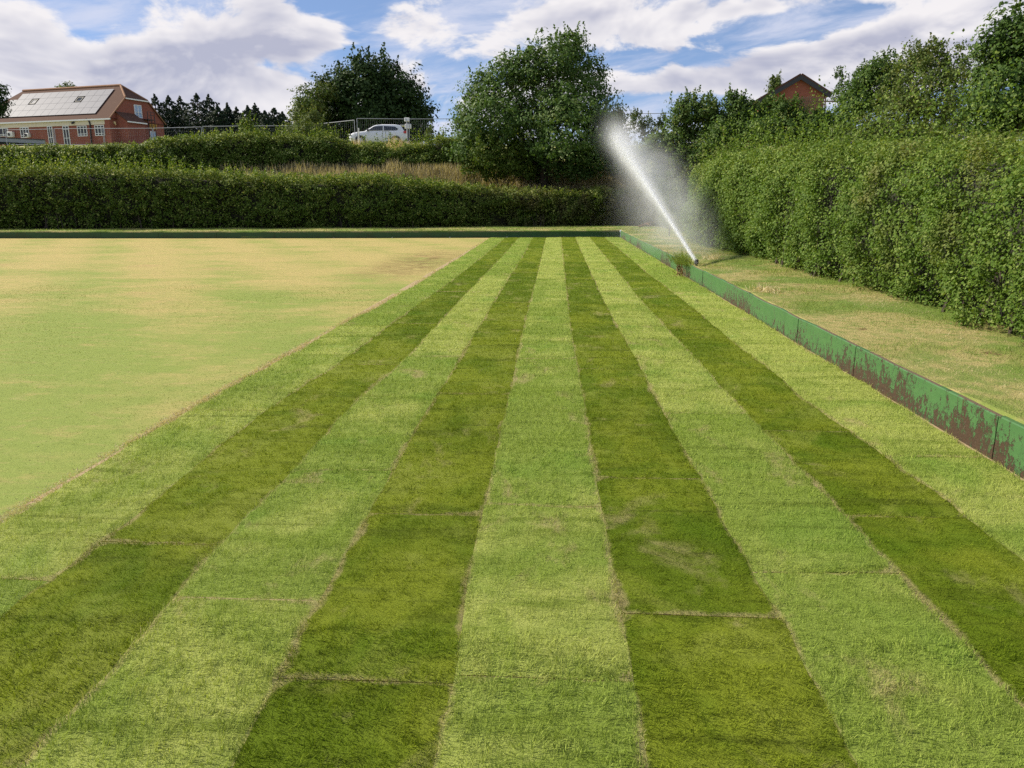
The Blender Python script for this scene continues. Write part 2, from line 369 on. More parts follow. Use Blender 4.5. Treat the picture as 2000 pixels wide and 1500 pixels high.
SEAMS = [[1160, 812, 640, 560], [1078, 715, 634, 571, 520], [1183, 925, 697, 608, 540], [1340, 1007, 770, 612, 592, 540], [1322, 985, 700, 617, 545],
         [1192, 932, 720, 594, 545, 511], [1104, 800, 633, 560], [993, 833, 640, 547, 505], [1200, 877, 700, 568, 537]]
def seam_y(k, py):
    xs_ = [p[0] for p in Bpx[k]]; return gp(1086+(xs_[len(xs_)//2]-1086)*.0, py, .02).y
def turf_mat(name, A, B, D, straw, O):
    m = bpy.data.materials.new(name); m.use_nodes = True; n = NT(m.node_tree); P = n.pos()
    x, y, z = n.xyz(P)
    r = n.attr('r'); tone = n.attr('tone'); edge = n.attr('edge')
    W_ = P; P = n.vm('ADD', P, n.comb(n.m('MULTIPLY', tone, 37.0), n.m('MULTIPLY', tone, 91.0), 0.0))     # every roll grew elsewhere; its painted ripple shade shifts too
    big = n.noise(n.vm('MULTIPLY', P, (1.1, .8, 1)), 1.4, 4, .6, .4)
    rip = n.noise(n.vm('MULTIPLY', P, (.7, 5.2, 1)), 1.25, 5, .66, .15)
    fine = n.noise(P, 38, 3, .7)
    crease_shade = n.ss(n.noise(n.vm('MULTIPLY', P, (.55, 13, 1)), 1.0, 2, .5, .2), .655, .71)
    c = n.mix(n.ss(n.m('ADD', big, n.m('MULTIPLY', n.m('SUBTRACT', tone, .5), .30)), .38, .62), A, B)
    c = n.mix(n.m('MULTIPLY', n.ss(rip, .50, .68), .75), c, D)  # shade of the ripples painted into the base colour
    shade_streak = n.noise(n.vm('MULTIPLY', P, (1.3, 15, 1)), 1.2, 3, .7, .1)
    c = n.mix(n.m('MULTIPLY', n.ss(shade_streak, .56, .72), .55), c, D)  # shadow streaks across the roll, also base colour
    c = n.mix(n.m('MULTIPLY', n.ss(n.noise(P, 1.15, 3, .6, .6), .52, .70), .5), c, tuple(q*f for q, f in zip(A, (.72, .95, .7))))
    c = n.mix(n.m('MULTIPLY', n.ss(rip, .40, .26), .45), c, tuple(q*1.3 for q in B))  # lighter side of the ripples, put into the colour
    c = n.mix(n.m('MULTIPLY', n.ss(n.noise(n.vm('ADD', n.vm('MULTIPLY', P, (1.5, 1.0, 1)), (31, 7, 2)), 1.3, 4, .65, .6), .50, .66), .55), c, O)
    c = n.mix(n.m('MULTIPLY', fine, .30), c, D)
    c = n.mix(n.m('MULTIPLY', crease_shade, .40), c, tuple(q*.45 for q in D))  # shade in the creases painted as thin dark lines
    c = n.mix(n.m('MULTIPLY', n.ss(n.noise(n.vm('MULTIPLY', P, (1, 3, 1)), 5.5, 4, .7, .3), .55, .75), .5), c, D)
    st = n.m('ADD', n.m('MULTIPLY', n.ss(n.noise(n.vm('MULTIPLY', P, (1, .7, 1)), 2.3, 4, .7, .5), .56, .74), straw), n.m('MULTIPLY', n.ss(n.m('ADD', edge, n.m('ADD', n.m('MULTIPLY', n.m('SUBTRACT', n.noise(P, 5, 4, .7), .5), 1.5), n.m('MULTIPLY', n.m('SUBTRACT', n.noise(n.vm('ADD', P, (7, 3, 0)), .9, 2, .5), .5), 2.2))), .70, 1.15), .75))
    st = n.m('MULTIPLY', st, n.ss(r, .05, .75), clamp=True)
    c = n.mix(st, c, (.47, .38, .19))
    c = n.mix(n.m('MULTIPLY', n.ss(r, .72, 1.0), .35), c, tuple(min(1, q*1.5) for q in B))
    p = n.add('ShaderNodeBsdfPrincipled', {'Base Color': c, 'Roughness': .75, 'Specular IOR Level': .10})
    bb = n.add('ShaderNodeBump', {'Height': n.m('ADD', n.m('MULTIPLY', n.noise(n.vm('MULTIPLY', P, (1, 2.2, 1)), 75, 3, .75), 1.0), n.m('MULTIPLY', rip, .8)), 'Strength': .8, 'Distance': .02}); n.t.links.new(bb.outputs[0], p.inputs['Normal'])
    t = n.add('ShaderNodeBsdfTranslucent', {'Color': n.mix(1.0, c, (1.2, 1.25, .6), 'MULTIPLY')})
    s = n.add('ShaderNodeMixShader', {0: .22, 1: p.outputs[0], 2: t.outputs[0]})
    n.add('ShaderNodeOutputMaterial', {0: s.outputs[0]}); return m
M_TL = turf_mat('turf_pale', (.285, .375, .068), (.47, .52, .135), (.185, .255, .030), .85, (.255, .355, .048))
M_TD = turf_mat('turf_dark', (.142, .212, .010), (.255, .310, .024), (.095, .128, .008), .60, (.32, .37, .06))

def vnoise(x, y, s, seed=0.0):
    return np.array([mnoise.noise(Vector((a*s, b*s, seed))) for a, b in zip(np.ravel(x), np.ravel(y))]).reshape(np.shape(x))
def surf_z(x, y, k):
    """ripples across the laid rolls"""
    return .021+.006*np.sin(y*9.1+x*1.5+1.5*np.sin(y*2.3+x*.5))+.004*np.sin(y*23+x*3+2*np.sin(y*3.1))+.006*np.sin(y*1.7+x*.8)
def blades(P, hgt, wid, lean, rnd, bend=True):
    """P (n,3); one bent blade each (two stacked pieces, or a single triangle)"""
    n = len(P); a = rng.uniform(0, math.tau, n); wv = np.stack([np.cos(a), np.sin(a), np.zeros(n)], 1)*(wid/2)[:, None]
    L = np.stack([lean[:, 0], lean[:, 1], np.ones(n)], 1); L /= np.linalg.norm(L, axis=1)[:, None]
    tip = P+L*hgt[:, None]
    if not bend:
        V = np.stack([P-wv, P+wv, tip], 1).reshape(-1, 3); return V, np.arange(3*n).reshape(-1, 3), rnd
    M = P+(L*.55+np.array([0, 0, .12]))*hgt[:, None]; tip = tip-np.array([0, 0, .10])*hgt[:, None]
    V = np.stack([P-wv, P+wv, M+wv*.8, M-wv*.8, tip], 1).reshape(-1, 3); b = np.arange(n)*5
    F = np.stack([np.stack([b, b+1, b+2], 1), np.stack([b, b+2, b+3], 1), np.stack([b+3, b+2, b+4], 1)], 1).reshape(-1, 3)
    return V, F, np.repeat(rnd, 3)
NEAR = 1.3
roll_no = 0
for k in range(9):
    cuts = [-2.0]+[seam_y(k, p) for p in SEAMS[k]]
    endy = far_y((k-4)*.6)-.07
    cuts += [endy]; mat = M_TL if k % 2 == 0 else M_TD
    for j in range(len(cuts)-1):
        y0, y1 = cuts[j]+.0025, cuts[j+1]-.0025
        nv = max(3, int((y1-y0)/(.06 if y0 < 12 else .12))); nu = 7
        yv = np.linspace(y0, y1, nv+1); u = np.linspace(0, 1, nu+1); u = .5-.5*np.cos(u*math.pi)*.5+(u-.5)*.5
        u = (u-u[0])/(u[-1]-u[0])
        xl = bnd(k, yv)+vnoise(yv*0, yv, 3.5, k)*.010+.0003+.002*(vnoise(yv*0, yv, .9, k+9)-.12).clip(0, 1); xr_ = bnd(k+1, yv)+vnoise(yv*0, yv, 3.5, k+1)*.010-.0003-.002*(vnoise(yv*0, yv, .9, k+10)-.12).clip(0, 1)
        X = xl[:, None]+(xr_-xl)[:, None]*u[None, :]
        Yw = yv[:, None]+np.zeros_like(X)
        if j > 0: Yw[0] += vnoise(X[0], Yw[0], 5, 3)*.006
        if j == len(cuts)-2: Yw[-1] = [far_y(a)-.06 for a in X[-1]]
        Z = surf_z(X, Yw, k)
        ed = np.minimum(np.minimum(X-xl[:, None], xr_[:, None]-X), np.minimum(Yw-y0, y1-Yw)); Z = np.maximum(np.where(ed < .004, Z-.005, Z), .0105)
        edge = np.exp(-np.maximum(ed, 0)/.022)
        tone = rng.uniform(0, 1)
        if k == 3 and j == len(cuts)-3: tone = 0
        V = np.stack([X, Yw, Z], 2).reshape(-1, 3); w_ = nu+1
        F = np.array([(a*w_+b, a*w_+b+1, (a+1)*w_+b+1, (a+1)*w_+b) for a in range(nv) for b in range(nu)])
        me = mesh_np('turf_roll', V, F, smooth=True, vattrs={'edge': edge.ravel(), 'tone': np.full(len(V), tone), 'r': np.full(len(V), .55)})
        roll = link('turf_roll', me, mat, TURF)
        # blades standing on the roll: thick near the camera, thinning out where they fall under a pixel
        PV = []; 
        for (a, b, dn, h, wd, bend) in ((NEAR, 2.6, 15000, .028, .0022, True), (2.6, 3.8, 12500, .027, .0026, False), (3.8, 6.5, 7800, .028, .0037, False), (6.5, 12, 3800, .028, .0052, False), (12, 20, 1500, .026, .009, False), (20, 34, 600, .024, .014, False)):
            a_ = max(a, y0); b_ = min(b, y1)
            if b_ <= a_: continue
            wdt = .615; nb = int(dn*wdt*(b_-a_)); py_ = rng.uniform(a_, b_, nb)
            x0_ = np.interp(py_, yv, xl); x1_ = np.interp(py_, yv, xr_); px_ = x0_+(x1_-x0_)*rng.uniform(0, 1, nb)
            # only what the frame could show, with a margin for a step to the side
            keep = (px_ > -.80*py_-1.0) & (px_ < .72*py_+1.0); px_, py_ = px_[keep], py_[keep]; nb = len(px_)
            if nb == 0: continue
            eb = np.minimum(np.minimum(px_-np.interp(py_, yv, xl), np.interp(py_, yv, xr_)-px_), np.minimum(py_-y0, y1-py_))
            cn = vnoise(px_, py_, 16.0, 1) if b <= 12 else rng.normal(0, .3, nb); cm = vnoise(px_, py_, 12.0, 5) if b <= 12 else rng.normal(0, .3, nb)
            hz = h*1.2*(rng.uniform(.5, 1.25, nb))*(1+.7*cm)
            sgn = 1 if k % 2 == 0 else -1
            ln = np.stack([rng.normal(.15, .45, nb), rng.normal(.35*sgn, .4, nb)], 1)
            ln += np.stack([cn*1.5, cm*1.2], 1)
            if k % 2: ln *= 1.3; hz *= .85
            Pz = np.stack([px_, py_, surf_z(px_, py_, k)-.004], 1)
            v, f, rr = blades(Pz, hz, np.full(nb, wd)*rng.uniform(.7, 1.3, nb), ln, rng.uniform(0, 1, nb), bend)
            PV.append((v, f, rr, np.repeat(np.exp(-np.maximum(eb, 0)/.022), 3 if bend else 1)))
        if PV:
            off = 0; Vs = []; Fs = []; Rs = []; Es = []
            for v, f, rr, ee in PV: Vs.append(v); Fs.append(f+off); off += len(v); Rs.append(rr); Es.append(ee)
            me = mesh_np('grass_blades', np.vstack(Vs), np.vstack(Fs), {'r': np.concatenate(Rs), 'edge': np.concatenate(Es), 'tone': np.full(sum(map(len, Rs)), tone)})
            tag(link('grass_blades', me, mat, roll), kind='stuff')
        roll_no += 1

# pale dead edge where the old green was cut
def straw_mat(name, A, B):
    return leaf_mat(name, A, B, transl=.25, patch=3.0, rough=.7, spec=.2)
M_STRAW = straw_mat('dead_grass', (.44, .36, .20), (.66, .56, .36))
M_HAY = straw_mat('long_dry_grass', (.26, .22, .12), (.52, .44, .27))
M_GREENBLADE = straw_mat('rough_green_blade', (.13, .20, .035), (.30, .35, .09))
P = []; nS = 34000
yq = 2.8+rng.uniform(0, 1, nS)**1.6*29; xq = bnd(0, yq)-.035+rng.normal(0, 1, nS)*(.026+.001*yq)
pr = np.clip(1.15-(yq-7)/9, .18, 1)*(.6+.8*(np.sin(yq*1.9)*np.sin(yq*.7+1)+.3)).clip(.15, 1.2); keep = rng.uniform(0, 1, nS) < pr
xq, yq = xq[keep], yq[keep]; nb = len(xq)
v, f, rr = blades(np.stack([xq, yq, np.full(nb, .008)], 1), rng.uniform(.012, .03, nb), np.clip(yq*.0011, .003, .02), rng.normal(0, 1.6, (nb, 2)), rng.uniform(0, 1, nb), False)
tag(link('dead_grass_edge', mesh_np('dead_grass_edge', v, f, {'r': rr}), M_STRAW), 'pale dead grass along the cut edge of the old green', kind='stuff')

# short tufts on the old green close to the camera
nb = 40000; yq = 3.3+rng.uniform(0, 1, nb)**1.3*11; xq = -2.85-rng.uniform(0, 1, nb)**1.1*7; keep = xq > -.82*yq-1
xq, yq = xq[keep], yq[keep]; nb = len(xq)
v, f, rr = blades(np.stack([xq, yq, np.full(nb, .006)], 1), rng.uniform(.006, .014, nb), np.clip(yq*.0009, .003, .02), rng.normal(0, .9, (nb, 2)), rng.uniform(0, 1, nb), False)
M_OLDBL = straw_mat('old_green_blade', (.16, .215, .045), (.30, .33, .09))
tag(link('short_grass', mesh_np('short_grass', v, f, {'r': rr}), M_OLDBL), 'close mown blades on the old green', kind='stuff')

# ------------------------------------------------------------------ green painted edging boards
def board_mat(name, stain, G1, G2, FX=True):
    m = bpy.data.materials.new(name); m.use_nodes = True; n = NT(m.node_tree); P = n.pos(); x, y, z = n.xyz(P)
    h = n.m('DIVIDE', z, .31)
    sv_ = n.vm('MULTIPLY', P, (9, 9, 5.0)) if FX else n.vm('MULTIPLY', P, (4, 4, 4))
    a = n.noise(sv_, 1.5, 8, .80, .3); big = n.noise(n.vm('MULTIPLY', P, (1, .5, 0)), 1.3, 3, .5)
    pk = n.m('ADD', n.m('ADD', a, n.m('MULTIPLY', n.m('SUBTRACT', .50, h), .20)), n.m('MULTIPLY', n.m('SUBTRACT', big, .5), .75))
    pk = n.m('ADD', pk, n.m('MULTIPLY', n.m('SUBTRACT', n.noise(n.vm('MULTIPLY', P, (1, 1, .8)), 30, 6, .85), .5), .95))
    ru = n.m('MULTIPLY', n.ss(pk, .560, .615), stain)
    drip = n.m('MULTIPLY', n.ss(n.noise(n.vm('MULTIPLY', P, (22, 22, 1.6)), 1.0, 4, .6), .60, .70), n.m('MULTIPLY', n.ss(big, .45, .6), .75*stain))
    g = n.mix(n.noise(n.vm('MULTIPLY', P, (2, 2, 6)), 2, 5, .6), G1, G2)
    g = n.mix(n.m('MULTIPLY', n.ss(n.noise(P, 24, 4, .7), .55, .75), .35), g, tuple(q*.55 for q in G1))
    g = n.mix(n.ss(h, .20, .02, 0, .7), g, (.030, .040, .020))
    c = n.mix(n.m('MAXIMUM', ru, drip), g, n.mix(n.noise(P, 50, 4, .7), (.028, .018, .010), (.085, .050, .028)))
    c = n.mix(n.m('MULTIPLY', n.m('MULTIPLY', ru, n.ss(n.noise(P, 32, 3, .7), .62, .70)), .7), c, (.17, .17, .12))
    p = n.add('ShaderNodeBsdfPrincipled', {'Base Color': c, 'Roughness': n.mixf(ru, .5, .9), 'Specular IOR Level': .3})
    hh = n.m('ADD', n.m('MULTIPLY', ru, n.m('ADD', n.noise(P, 60, 3, .7), -.9)), n.m('MULTIPLY', a, .2))
    bb = n.add('ShaderNodeBump', {'Height': hh, 'Strength': .8, 'Distance': .008}); n.t.links.new(bb.outputs[0], p.inputs['Normal'])
    n.add('ShaderNodeOutputMaterial', {0: p.outputs[0]}); return m
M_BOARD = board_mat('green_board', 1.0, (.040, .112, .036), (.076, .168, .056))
M_BOARDF = board_mat('green_board_far_shaded', .35, (.024, .070, .026), (.036, .095, .038))  # same green painted darker for the shaded far face
M_RUST = simple('weathered_top', (.13, .09, .055), .95, .5, 30, bump=.6)
kb = tag(empty('edging_wall', (WALLX, 16, 0)), 'low green painted edging wall with peeling brown stains along the right side', 'edging wall', 'edging walls round the green')
jy = [-6, -1.2, 1.4, 4.75]+[gp(px, py, .28).y for px, py in ((1649, 679), (1539, 624), (1455, 575), (1378, 531))]
jy += [gp(1338, 513, .28).y]+[jy[-1]+2.4+2.45*i for i in range(6)]
jy = [y for y in jy if y < 33.2]+[34.16]
for i in range(len(jy)-1):
    y0, y1 = jy[i], jy[i+1]; nseg = max(2, int((y1-y0)/.25)); b = MB(); hs = .292+random.uniform(-.006, .008); off = random.uniform(-.005, .005)
    if abs(y0-15) < 1.2 and y1-y0 < .8: hs = .24; off = .03
    fp = []
    for j in range(nseg+1):
        y = y0+.006+(y1-y0-.012)*j/nseg; xo = WALLX+off+mnoise.noise(Vector((0, y*1.1, 3)))*.012; zt = hs+mnoise.noise(Vector((4, y*1.4, 3)))*.012
        fp.append([(xo, y, -.03), (xo, y, zt), (xo+.006, y, zt+.008), (xo+.038, y, zt+.008), (xo+.045, y, zt), (xo+.045, y, -.03)])
    b.v = [p for r_ in fp for p in r_]
    for j in range(nseg):
        for q in range(5):
            b.f.append((j*6+q, j*6+q+1, j*6+q+7, j*6+q+6)); b.mi.append(1 if q in (2, 3) and (mnoise.noise(Vector((0, (y0+j*.25)*2, 8))) > -.15) else 0)
    b.f += [tuple(range(5, -1, -1)), tuple(nseg*6+q for q in range(6))]; b.mi += [0, 0]
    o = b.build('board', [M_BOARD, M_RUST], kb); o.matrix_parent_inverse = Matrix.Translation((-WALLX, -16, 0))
M_TOPDARK = simple('darkened_top', (.035, .055, .02), .98, .4, 9, spec=.05)  # top face coloured dark to hold back the sun on it
kf = tag(empty('edging_wall', (-12, 32.3, 0)), 'low dark green edging wall across the far end of the green', 'edging wall', 'edging walls round the green')
x = 2.748
while x > -46:
    x2 = x-2.44; b = MB(); p0 = Vector((x-.005, far_y(x), 0)); p1 = Vector((x2+.005, far_y(x2), 0)); d = (p1-p0); L = d.length; d.normalize(); n_ = Vector((-d.y, d.x, 0))
    if n_.y < 0: n_ = -n_
    h = .25+random.uniform(-.006, .006)
    b.prism([p0+Vector((0, 0, -.03)), p1+Vector((0, 0, -.03)), p1+Vector((0, 0, h)), p0+Vector((0, 0, h))], n_*.04); b.mi[4] = 1
    o = b.build('board', [M_BOARDF, M_TOPDARK], kf); o.matrix_parent_inverse = Matrix.Translation((12, -32.3, 0)); x = x2

# ------------------------------------------------------------------ verge grass, tufts
def scatter_grass(name, label, n, yr, xfun, hfun, wfun, mat, lean=.5, zoff=-.005):
    y = yr[0]+(yr[1]-yr[0])*rng.uniform(0, 1, n)**1.35; u = rng.uniform(0, 1, n); P = np.array([(xfun(b, a), b, 0) for a, b in zip(u, y)])
    P[:, 2] = [ground_z(p[0], p[1])+zoff for p in P]
    pn = vnoise(P[:, 0], P[:, 1], 1.1, 4)
    v, f, rr = blades(P, hfun(P, pn)*rng.uniform(.4, 1.3, n), wfun(P), rng.normal(0, lean, (n, 2)), np.clip(rng.uniform(0, 1, n)*.7+.15+pn*.5, 0, 1), False)
    return tag(link(name, mesh_np(name, v, f, {'r': rr}), mat), label, kind='stuff')
scatter_grass('verge_grass', 'uneven dry and green grass on the verge beside the right hedge', 46000, (3.6, 34), lambda y, u: WALLX+.05+u*(hedge_x(y)+.25-WALLX),
              lambda P, pn: np.clip(.036+.09*pn+.02*np.maximum(P[:, 0]-3.3, 0), .012, .13), lambda P: .0016*np.sqrt(P[:, 1]), M_GREENBLADE, .8)
scatter_grass('dry_verge_grass', 'strawy thatch lying in the verge beside the right hedge', 34000, (3.6, 30), lambda y, u: WALLX+.03+u**.8*(hedge_x(y)-WALLX),
              lambda P, pn: np.clip(.018-.06*pn, .004, .06), lambda P: .0016*np.sqrt(P[:, 1]), M_STRAW, 1.6)
def far_band(n, s0, s1, x0=-28, x1=4.5):
    return None
def band_grass(name, label, n, x0, x1, s0, s1, h, wd, mat, lean=.3, zoff=-.01, dens=None):
    x = rng.uniform(x0, x1, n); s = rng.uniform(s0, s1, n); y = np.array([far_y(a) for a in x])+s
    if dens is not None:
        k_ = rng.uniform(0, 1, n) < dens(x, s); x, y = x[k_], y[k_]; n = len(x)
    P = np.stack([x, y, [ground_z(a, b)+zoff for a, b in zip(x, y)]], 1); pn = vnoise(x, y, .8, 6)
    v, f, rr = blades(P, h*rng.uniform(.4, 1.2, n)*(1+.7*pn), np.full(n, wd), rng.normal(0, lean, (n, 2)), np.clip(rng.uniform(0, 1, n)*.7+.15+pn*.5, 0, 1), True)
    return tag(link(name, mesh_np(name, v, f, {'r': rr}), mat), label, kind='stuff')
M_HAYG = straw_mat('rank_grass', (.07, .10, .02), (.17, .20, .06))
band_grass('verge_grass', 'thin grass strip between the far edging wall and the front hedge', 15000, -30, 5, .1, 6, .07, .02, M_GREENBLADE, .7)
band_grass('long_dry_grass', 'tall brown seeding grass on the bank behind the front hedge', 30000, -19, 4.5, 8.6, 12.6, .58, .024, M_HAY, .22, dens=lambda x, s: np.clip((x+17)/7, .12, 1))
band_grass('long_dry_grass', 'bright tan seeding grass under the right side of the big central tree', 8000, -2.2, 4.6, 7.5, 9.6, 1.0, .024, M_STRAW, .3)
band_grass('long_green_grass', 'rank green growth between the two far hedges', 9000, -32, 0, 8.0, 11, .45, .035, M_HAYG, .3, dens=lambda x, s: np.clip(1-(x+14)/10, .35, 1))
band_grass('long_dry_grass', 'pale seeding grass in front of the parked white car', 7000, -14, -8.6, 16.3, 18.6, .9, .018, M_STRAW, .15)
# tuft hanging over a gap in the boards, by the sprinkler
tc = gp(1337, 515, .3)
nb = 420; Pq = np.stack([tc.x+.02+rng.normal(0, .07, nb), tc.y+.25+rng.normal(0, .26, nb), np.full(nb, .27)], 1)
v, f, rr = blades(Pq, rng.uniform(.12, .42, nb), np.full(nb, .010), np.stack([rng.normal(-.9, .8, nb), rng.normal(-.2, .6, nb)], 1), rng.uniform(.3, 1, nb), True)
rt = tag(empty('grass_tuft'), 'long grass tuft flopping over the wall just before the sprinkler', 'grass tuft'); tag(link('blades', mesh_np('blades', v, f, {'r': rr}), M_GREENBLADE, rt), kind='stuff')
nb = 80; Pq = np.stack([tc.x-.06+rng.normal(0, .03, nb), tc.y+.1+rng.normal(0, .22, nb), rng.uniform(.02, .25, nb)], 1)
M_ROOT = leaf_mat('dead_roots', (.14, .08, .035), (.30, .20, .10), transl=.1)
v, f, rr = blades(Pq, rng.uniform(.05, .16, nb), np.full(nb, .02), np.stack([rng.normal(-.5, .8, nb), rng.normal(0, 1, nb)], 1), rng.uniform(0, 1, nb), True)
rt = tag(empty('dead_weeds'), 'brown dead weeds hanging down the wall under the grass tuft', 'weeds'); tag(link('blades', mesh_np('blades', v, f, {'r': rr}), M_ROOT, rt), kind='stuff')
for k_, (px_, py_, sc_, lab) in enumerate(((1392, 505, .28, 'pale dried grass clump just right of the sprinkler head'), (1497, 568, .20, 'small heap of dry clippings on the verge beyond the bent board joint'))):
    c = gp(px_, py_, .31); nb = 260
    Pq = np.stack([c.x+rng.normal(0, sc_*.45, nb), c.y+rng.normal(0, sc_*.9, nb), np.full(nb, 0.)], 1); Pq[:, 2] = [ground_z(a, b) for a, b in Pq[:, :2]]
    v, f, rr = blades(Pq, rng.uniform(.04, .15, nb), np.full(nb, .008), rng.normal(0, 1.1, (nb, 2)), rng.uniform(.4, 1, nb), True)
    rt = tag(empty('dry_grass_clump'), lab, 'grass clump'); tag(link('blades', mesh_np('blades', v, f, {'r': rr}), M_STRAW, rt), kind='stuff')
# fallen brown branch at the end of the verge
bc = gp(1262, 444, .3); b = MB(); b.tube([bc+Vector(q) for q in ((-.35, 0, .02), (-.1, .1, .12), (.15, .1, .22), (.45, .2, .28))], [.05, .045, .035, .015], 7)
b.tube([bc+Vector(q) for q in ((0, .1, .16), (.2, -.1, .12), (.35, -.1, .05))], [.03, .02, .01], 6)
tag(b.build('fallen_branch', simple('red_bark', (.15, .06, .035), .9)), 'reddish dead branch lying at the far corner of the verge', 'branch')

# ------------------------------------------------------------------ foliage
def unit(v): return v/np.maximum(np.linalg.norm(v, axis=1), 1e-6)[:, None]
def leaf_quads(C, nrm, L, Wd):
    """folded four-cornered leaves at C facing about nrm"""
    n = len(C); n_ = unit(nrm); t = unit(np.cross(n_, unit(rng.normal(0, 1, (n, 3))))); b = np.cross(n_, t)
    L = L[:, None]; Wd = Wd[:, None]
    V = np.stack([C-t*L*.5, C+b*Wd*.5-n_*Wd*.12, C+t*L*.5, C-b*Wd*.5-n_*Wd*.12], 1).reshape(-1, 3)
    return V, np.arange(4*n).reshape(-1, 4)
def leaves_obj(name, C, nrm, size, mat, parent, r=None, aspect=.62, var=.35):
    n = len(C); L = size*rng.uniform(1-var, 1+var, n)
    V, F = leaf_quads(C, nrm, L, L*aspect)
    return link(name, mesh_np(name, V, F, {'r': rng.uniform(0, 1, n) if r is None else r}), mat, parent)
def clumps(cc, out, rc, nl, size, flat=.7):
    """nl leaves round each clump centre; they face outwards and upwards"""
    n = len(cc); C = np.repeat(cc, nl, 0); o = np.repeat(out, nl, 0); rc_ = np.repeat(rc, nl)[:, None] if np.ndim(rc) else rc
    d = rng.normal(0, 1, (n*nl, 3)); d = unit(d)*(rng.uniform(0, 1, (n*nl, 1))**.45); d[:, 2] *= flat
    P = C+d*rc_; nr = o*.7+d*.9+np.array([0, 0, .45])+rng.normal(0, .55, (n*nl, 3))
    cr = np.repeat(rng.uniform(-.25, .25, n), nl); r = np.clip(rng.uniform(0, 1, n*nl)+cr, 0, 1)
    return P, nr, r
M_BARK = simple('bark', (.075, .058, .042), .95, .35, 6, bump=.5)
M_CORE = simple('twig_shade', (.018, .019, .008), .95, .35, 8)  # dark colour carries the shade inside the hedge as well
def limbs(name, base, tops, r0, mat, parent):
    b = MB(); base = Vector(base)
    c = Vector(np.mean(np.array(tops), 0)); fork = base.lerp(c, .45)
    b.tube([base-Vector((0, 0, .3)), base.lerp(fork, .5)+Vector((r0*.4, 0, 0)), fork], [r0*1.15, r0*.9, r0*.7], 9)
    for t in tops:
        t = Vector(t); st = base.lerp(fork, random.uniform(.6, 1)); mid = st.lerp(t, .5)+Vector((random.uniform(-.2, .2), random.uniform(-.2, .2), .15))*r0*4
        b.tube([st, mid, t], [r0*.42, r0*.25, r0*.07], 6)
        for q in range(3):
            d = Vector((random.uniform(-1, 1), random.uniform(-1, 1), random.uniform(.1, 1)))*(t-base).length*.16
            b.tube([mid.lerp(t, q/3), mid.lerp(t, q/3)+d*.6, mid.lerp(t, q/3)+d], [r0*.16, r0*.1, r0*.03], 5)
    return b.build(name, mat, parent, smooth=True)
def tree(name, label, cat, lobes, D, mat, ncl, nl, size, rc=None, group=None, dspread=.8, trunk=.22, shoots=0, base=None, open_=0.0, parts=('trunk', 'crown')):
    """lobes: (px, py, radius in px) of the boughs; each bough has its own depth about D"""
    L = []
    for i, (px, py, pr) in enumerate(lobes):
        r = pr*D/FPX; dd = random.uniform(-1, 1)*dspread*r*1.2; c = at(px, py, D+dd)
        L.append((np.array(c), r*random.uniform(.95, 1.05)))
    cen = np.mean([c for c, _ in L], 0)
    bx, by = (cen[0], cen[1]) if base is None else base; bz = ground_z(bx, by)
    root = tag(empty(name, (bx, by, bz)), label, cat, group)
    area = np.array([r*r for _, r in L]); pick = rng.choice(len(L), size=ncl, p=area/area.sum())
    cs = np.array([L[i][0] for i in pick]); rs = np.array([L[i][1] for i in pick])
    d = unit(rng.normal(0, 1, (ncl, 3))); d[:, 2] = np.where(d[:, 2] < -.5, d[:, 2]*.6, d[:, 2])
    rad = rng.uniform(0, 1, ncl)**.33; jag = 1+.22*rng.normal(0, 1, ncl).clip(-1.5, 1.8)*(rad > .7)
    P = cs+d*(rs*rad*jag)[:, None]*np.array([1, 1, .95])
    k_ = np.ones(ncl, bool)
    for c, r in L: k_ &= ~(np.linalg.norm(P-c, axis=1) < r*.55)
    k_ |= rng.uniform(0, 1, ncl) < .25
    k_ &= P[:, 2] > bz-.1
    if open_: k_ &= np.array([mnoise.noise(Vector(p)*(1.6/np.mean(rs))) for p in P]) > open_-.5
    P, d = P[k_], d[k_]; outw = unit(P-cen)*.5+d*.6
    rcv = (rc if rc else .16*np.median(rs)+.12)*rng.uniform(.6, 1.35, len(P))
    C, nr, r = clumps(P, outw, rcv, nl, size)
    if shoots:
        sp = P[np.argsort(-(P[:, 2]+rng.uniform(0, 3, len(P))))[:shoots]]; hs = rng.uniform(.3, 1.0, shoots)*size*4.5; nn = 16
        t = np.tile(np.linspace(.1, 1, nn), shoots); base_ = np.repeat(sp, nn, 0); hh = np.repeat(hs, nn); ln = np.repeat(rng.normal(0, .25, (shoots, 2)), nn, 0)
        S = base_+np.stack([ln[:, 0]*t*hh, ln[:, 1]*t*hh, t*hh], 1)+rng.normal(0, size*.5, (nn*shoots, 3))*(1.15-t)[:, None]
        C = np.vstack([C, S]); nr = np.vstack([nr, rng.normal(0, 1, S.shape)+[0, 0, .5]]); r = np.concatenate([r, rng.uniform(.3, 1, len(S))])
    inv = np.array([bx, by, bz])
    if trunk:
        t_ = limbs(parts[0], (0, 0, 0), [tuple(c-inv) for c, _ in L], trunk, M_BARK, root)
    leaves_obj(parts[1], C-inv, nr, size, mat, root, r)
    return root

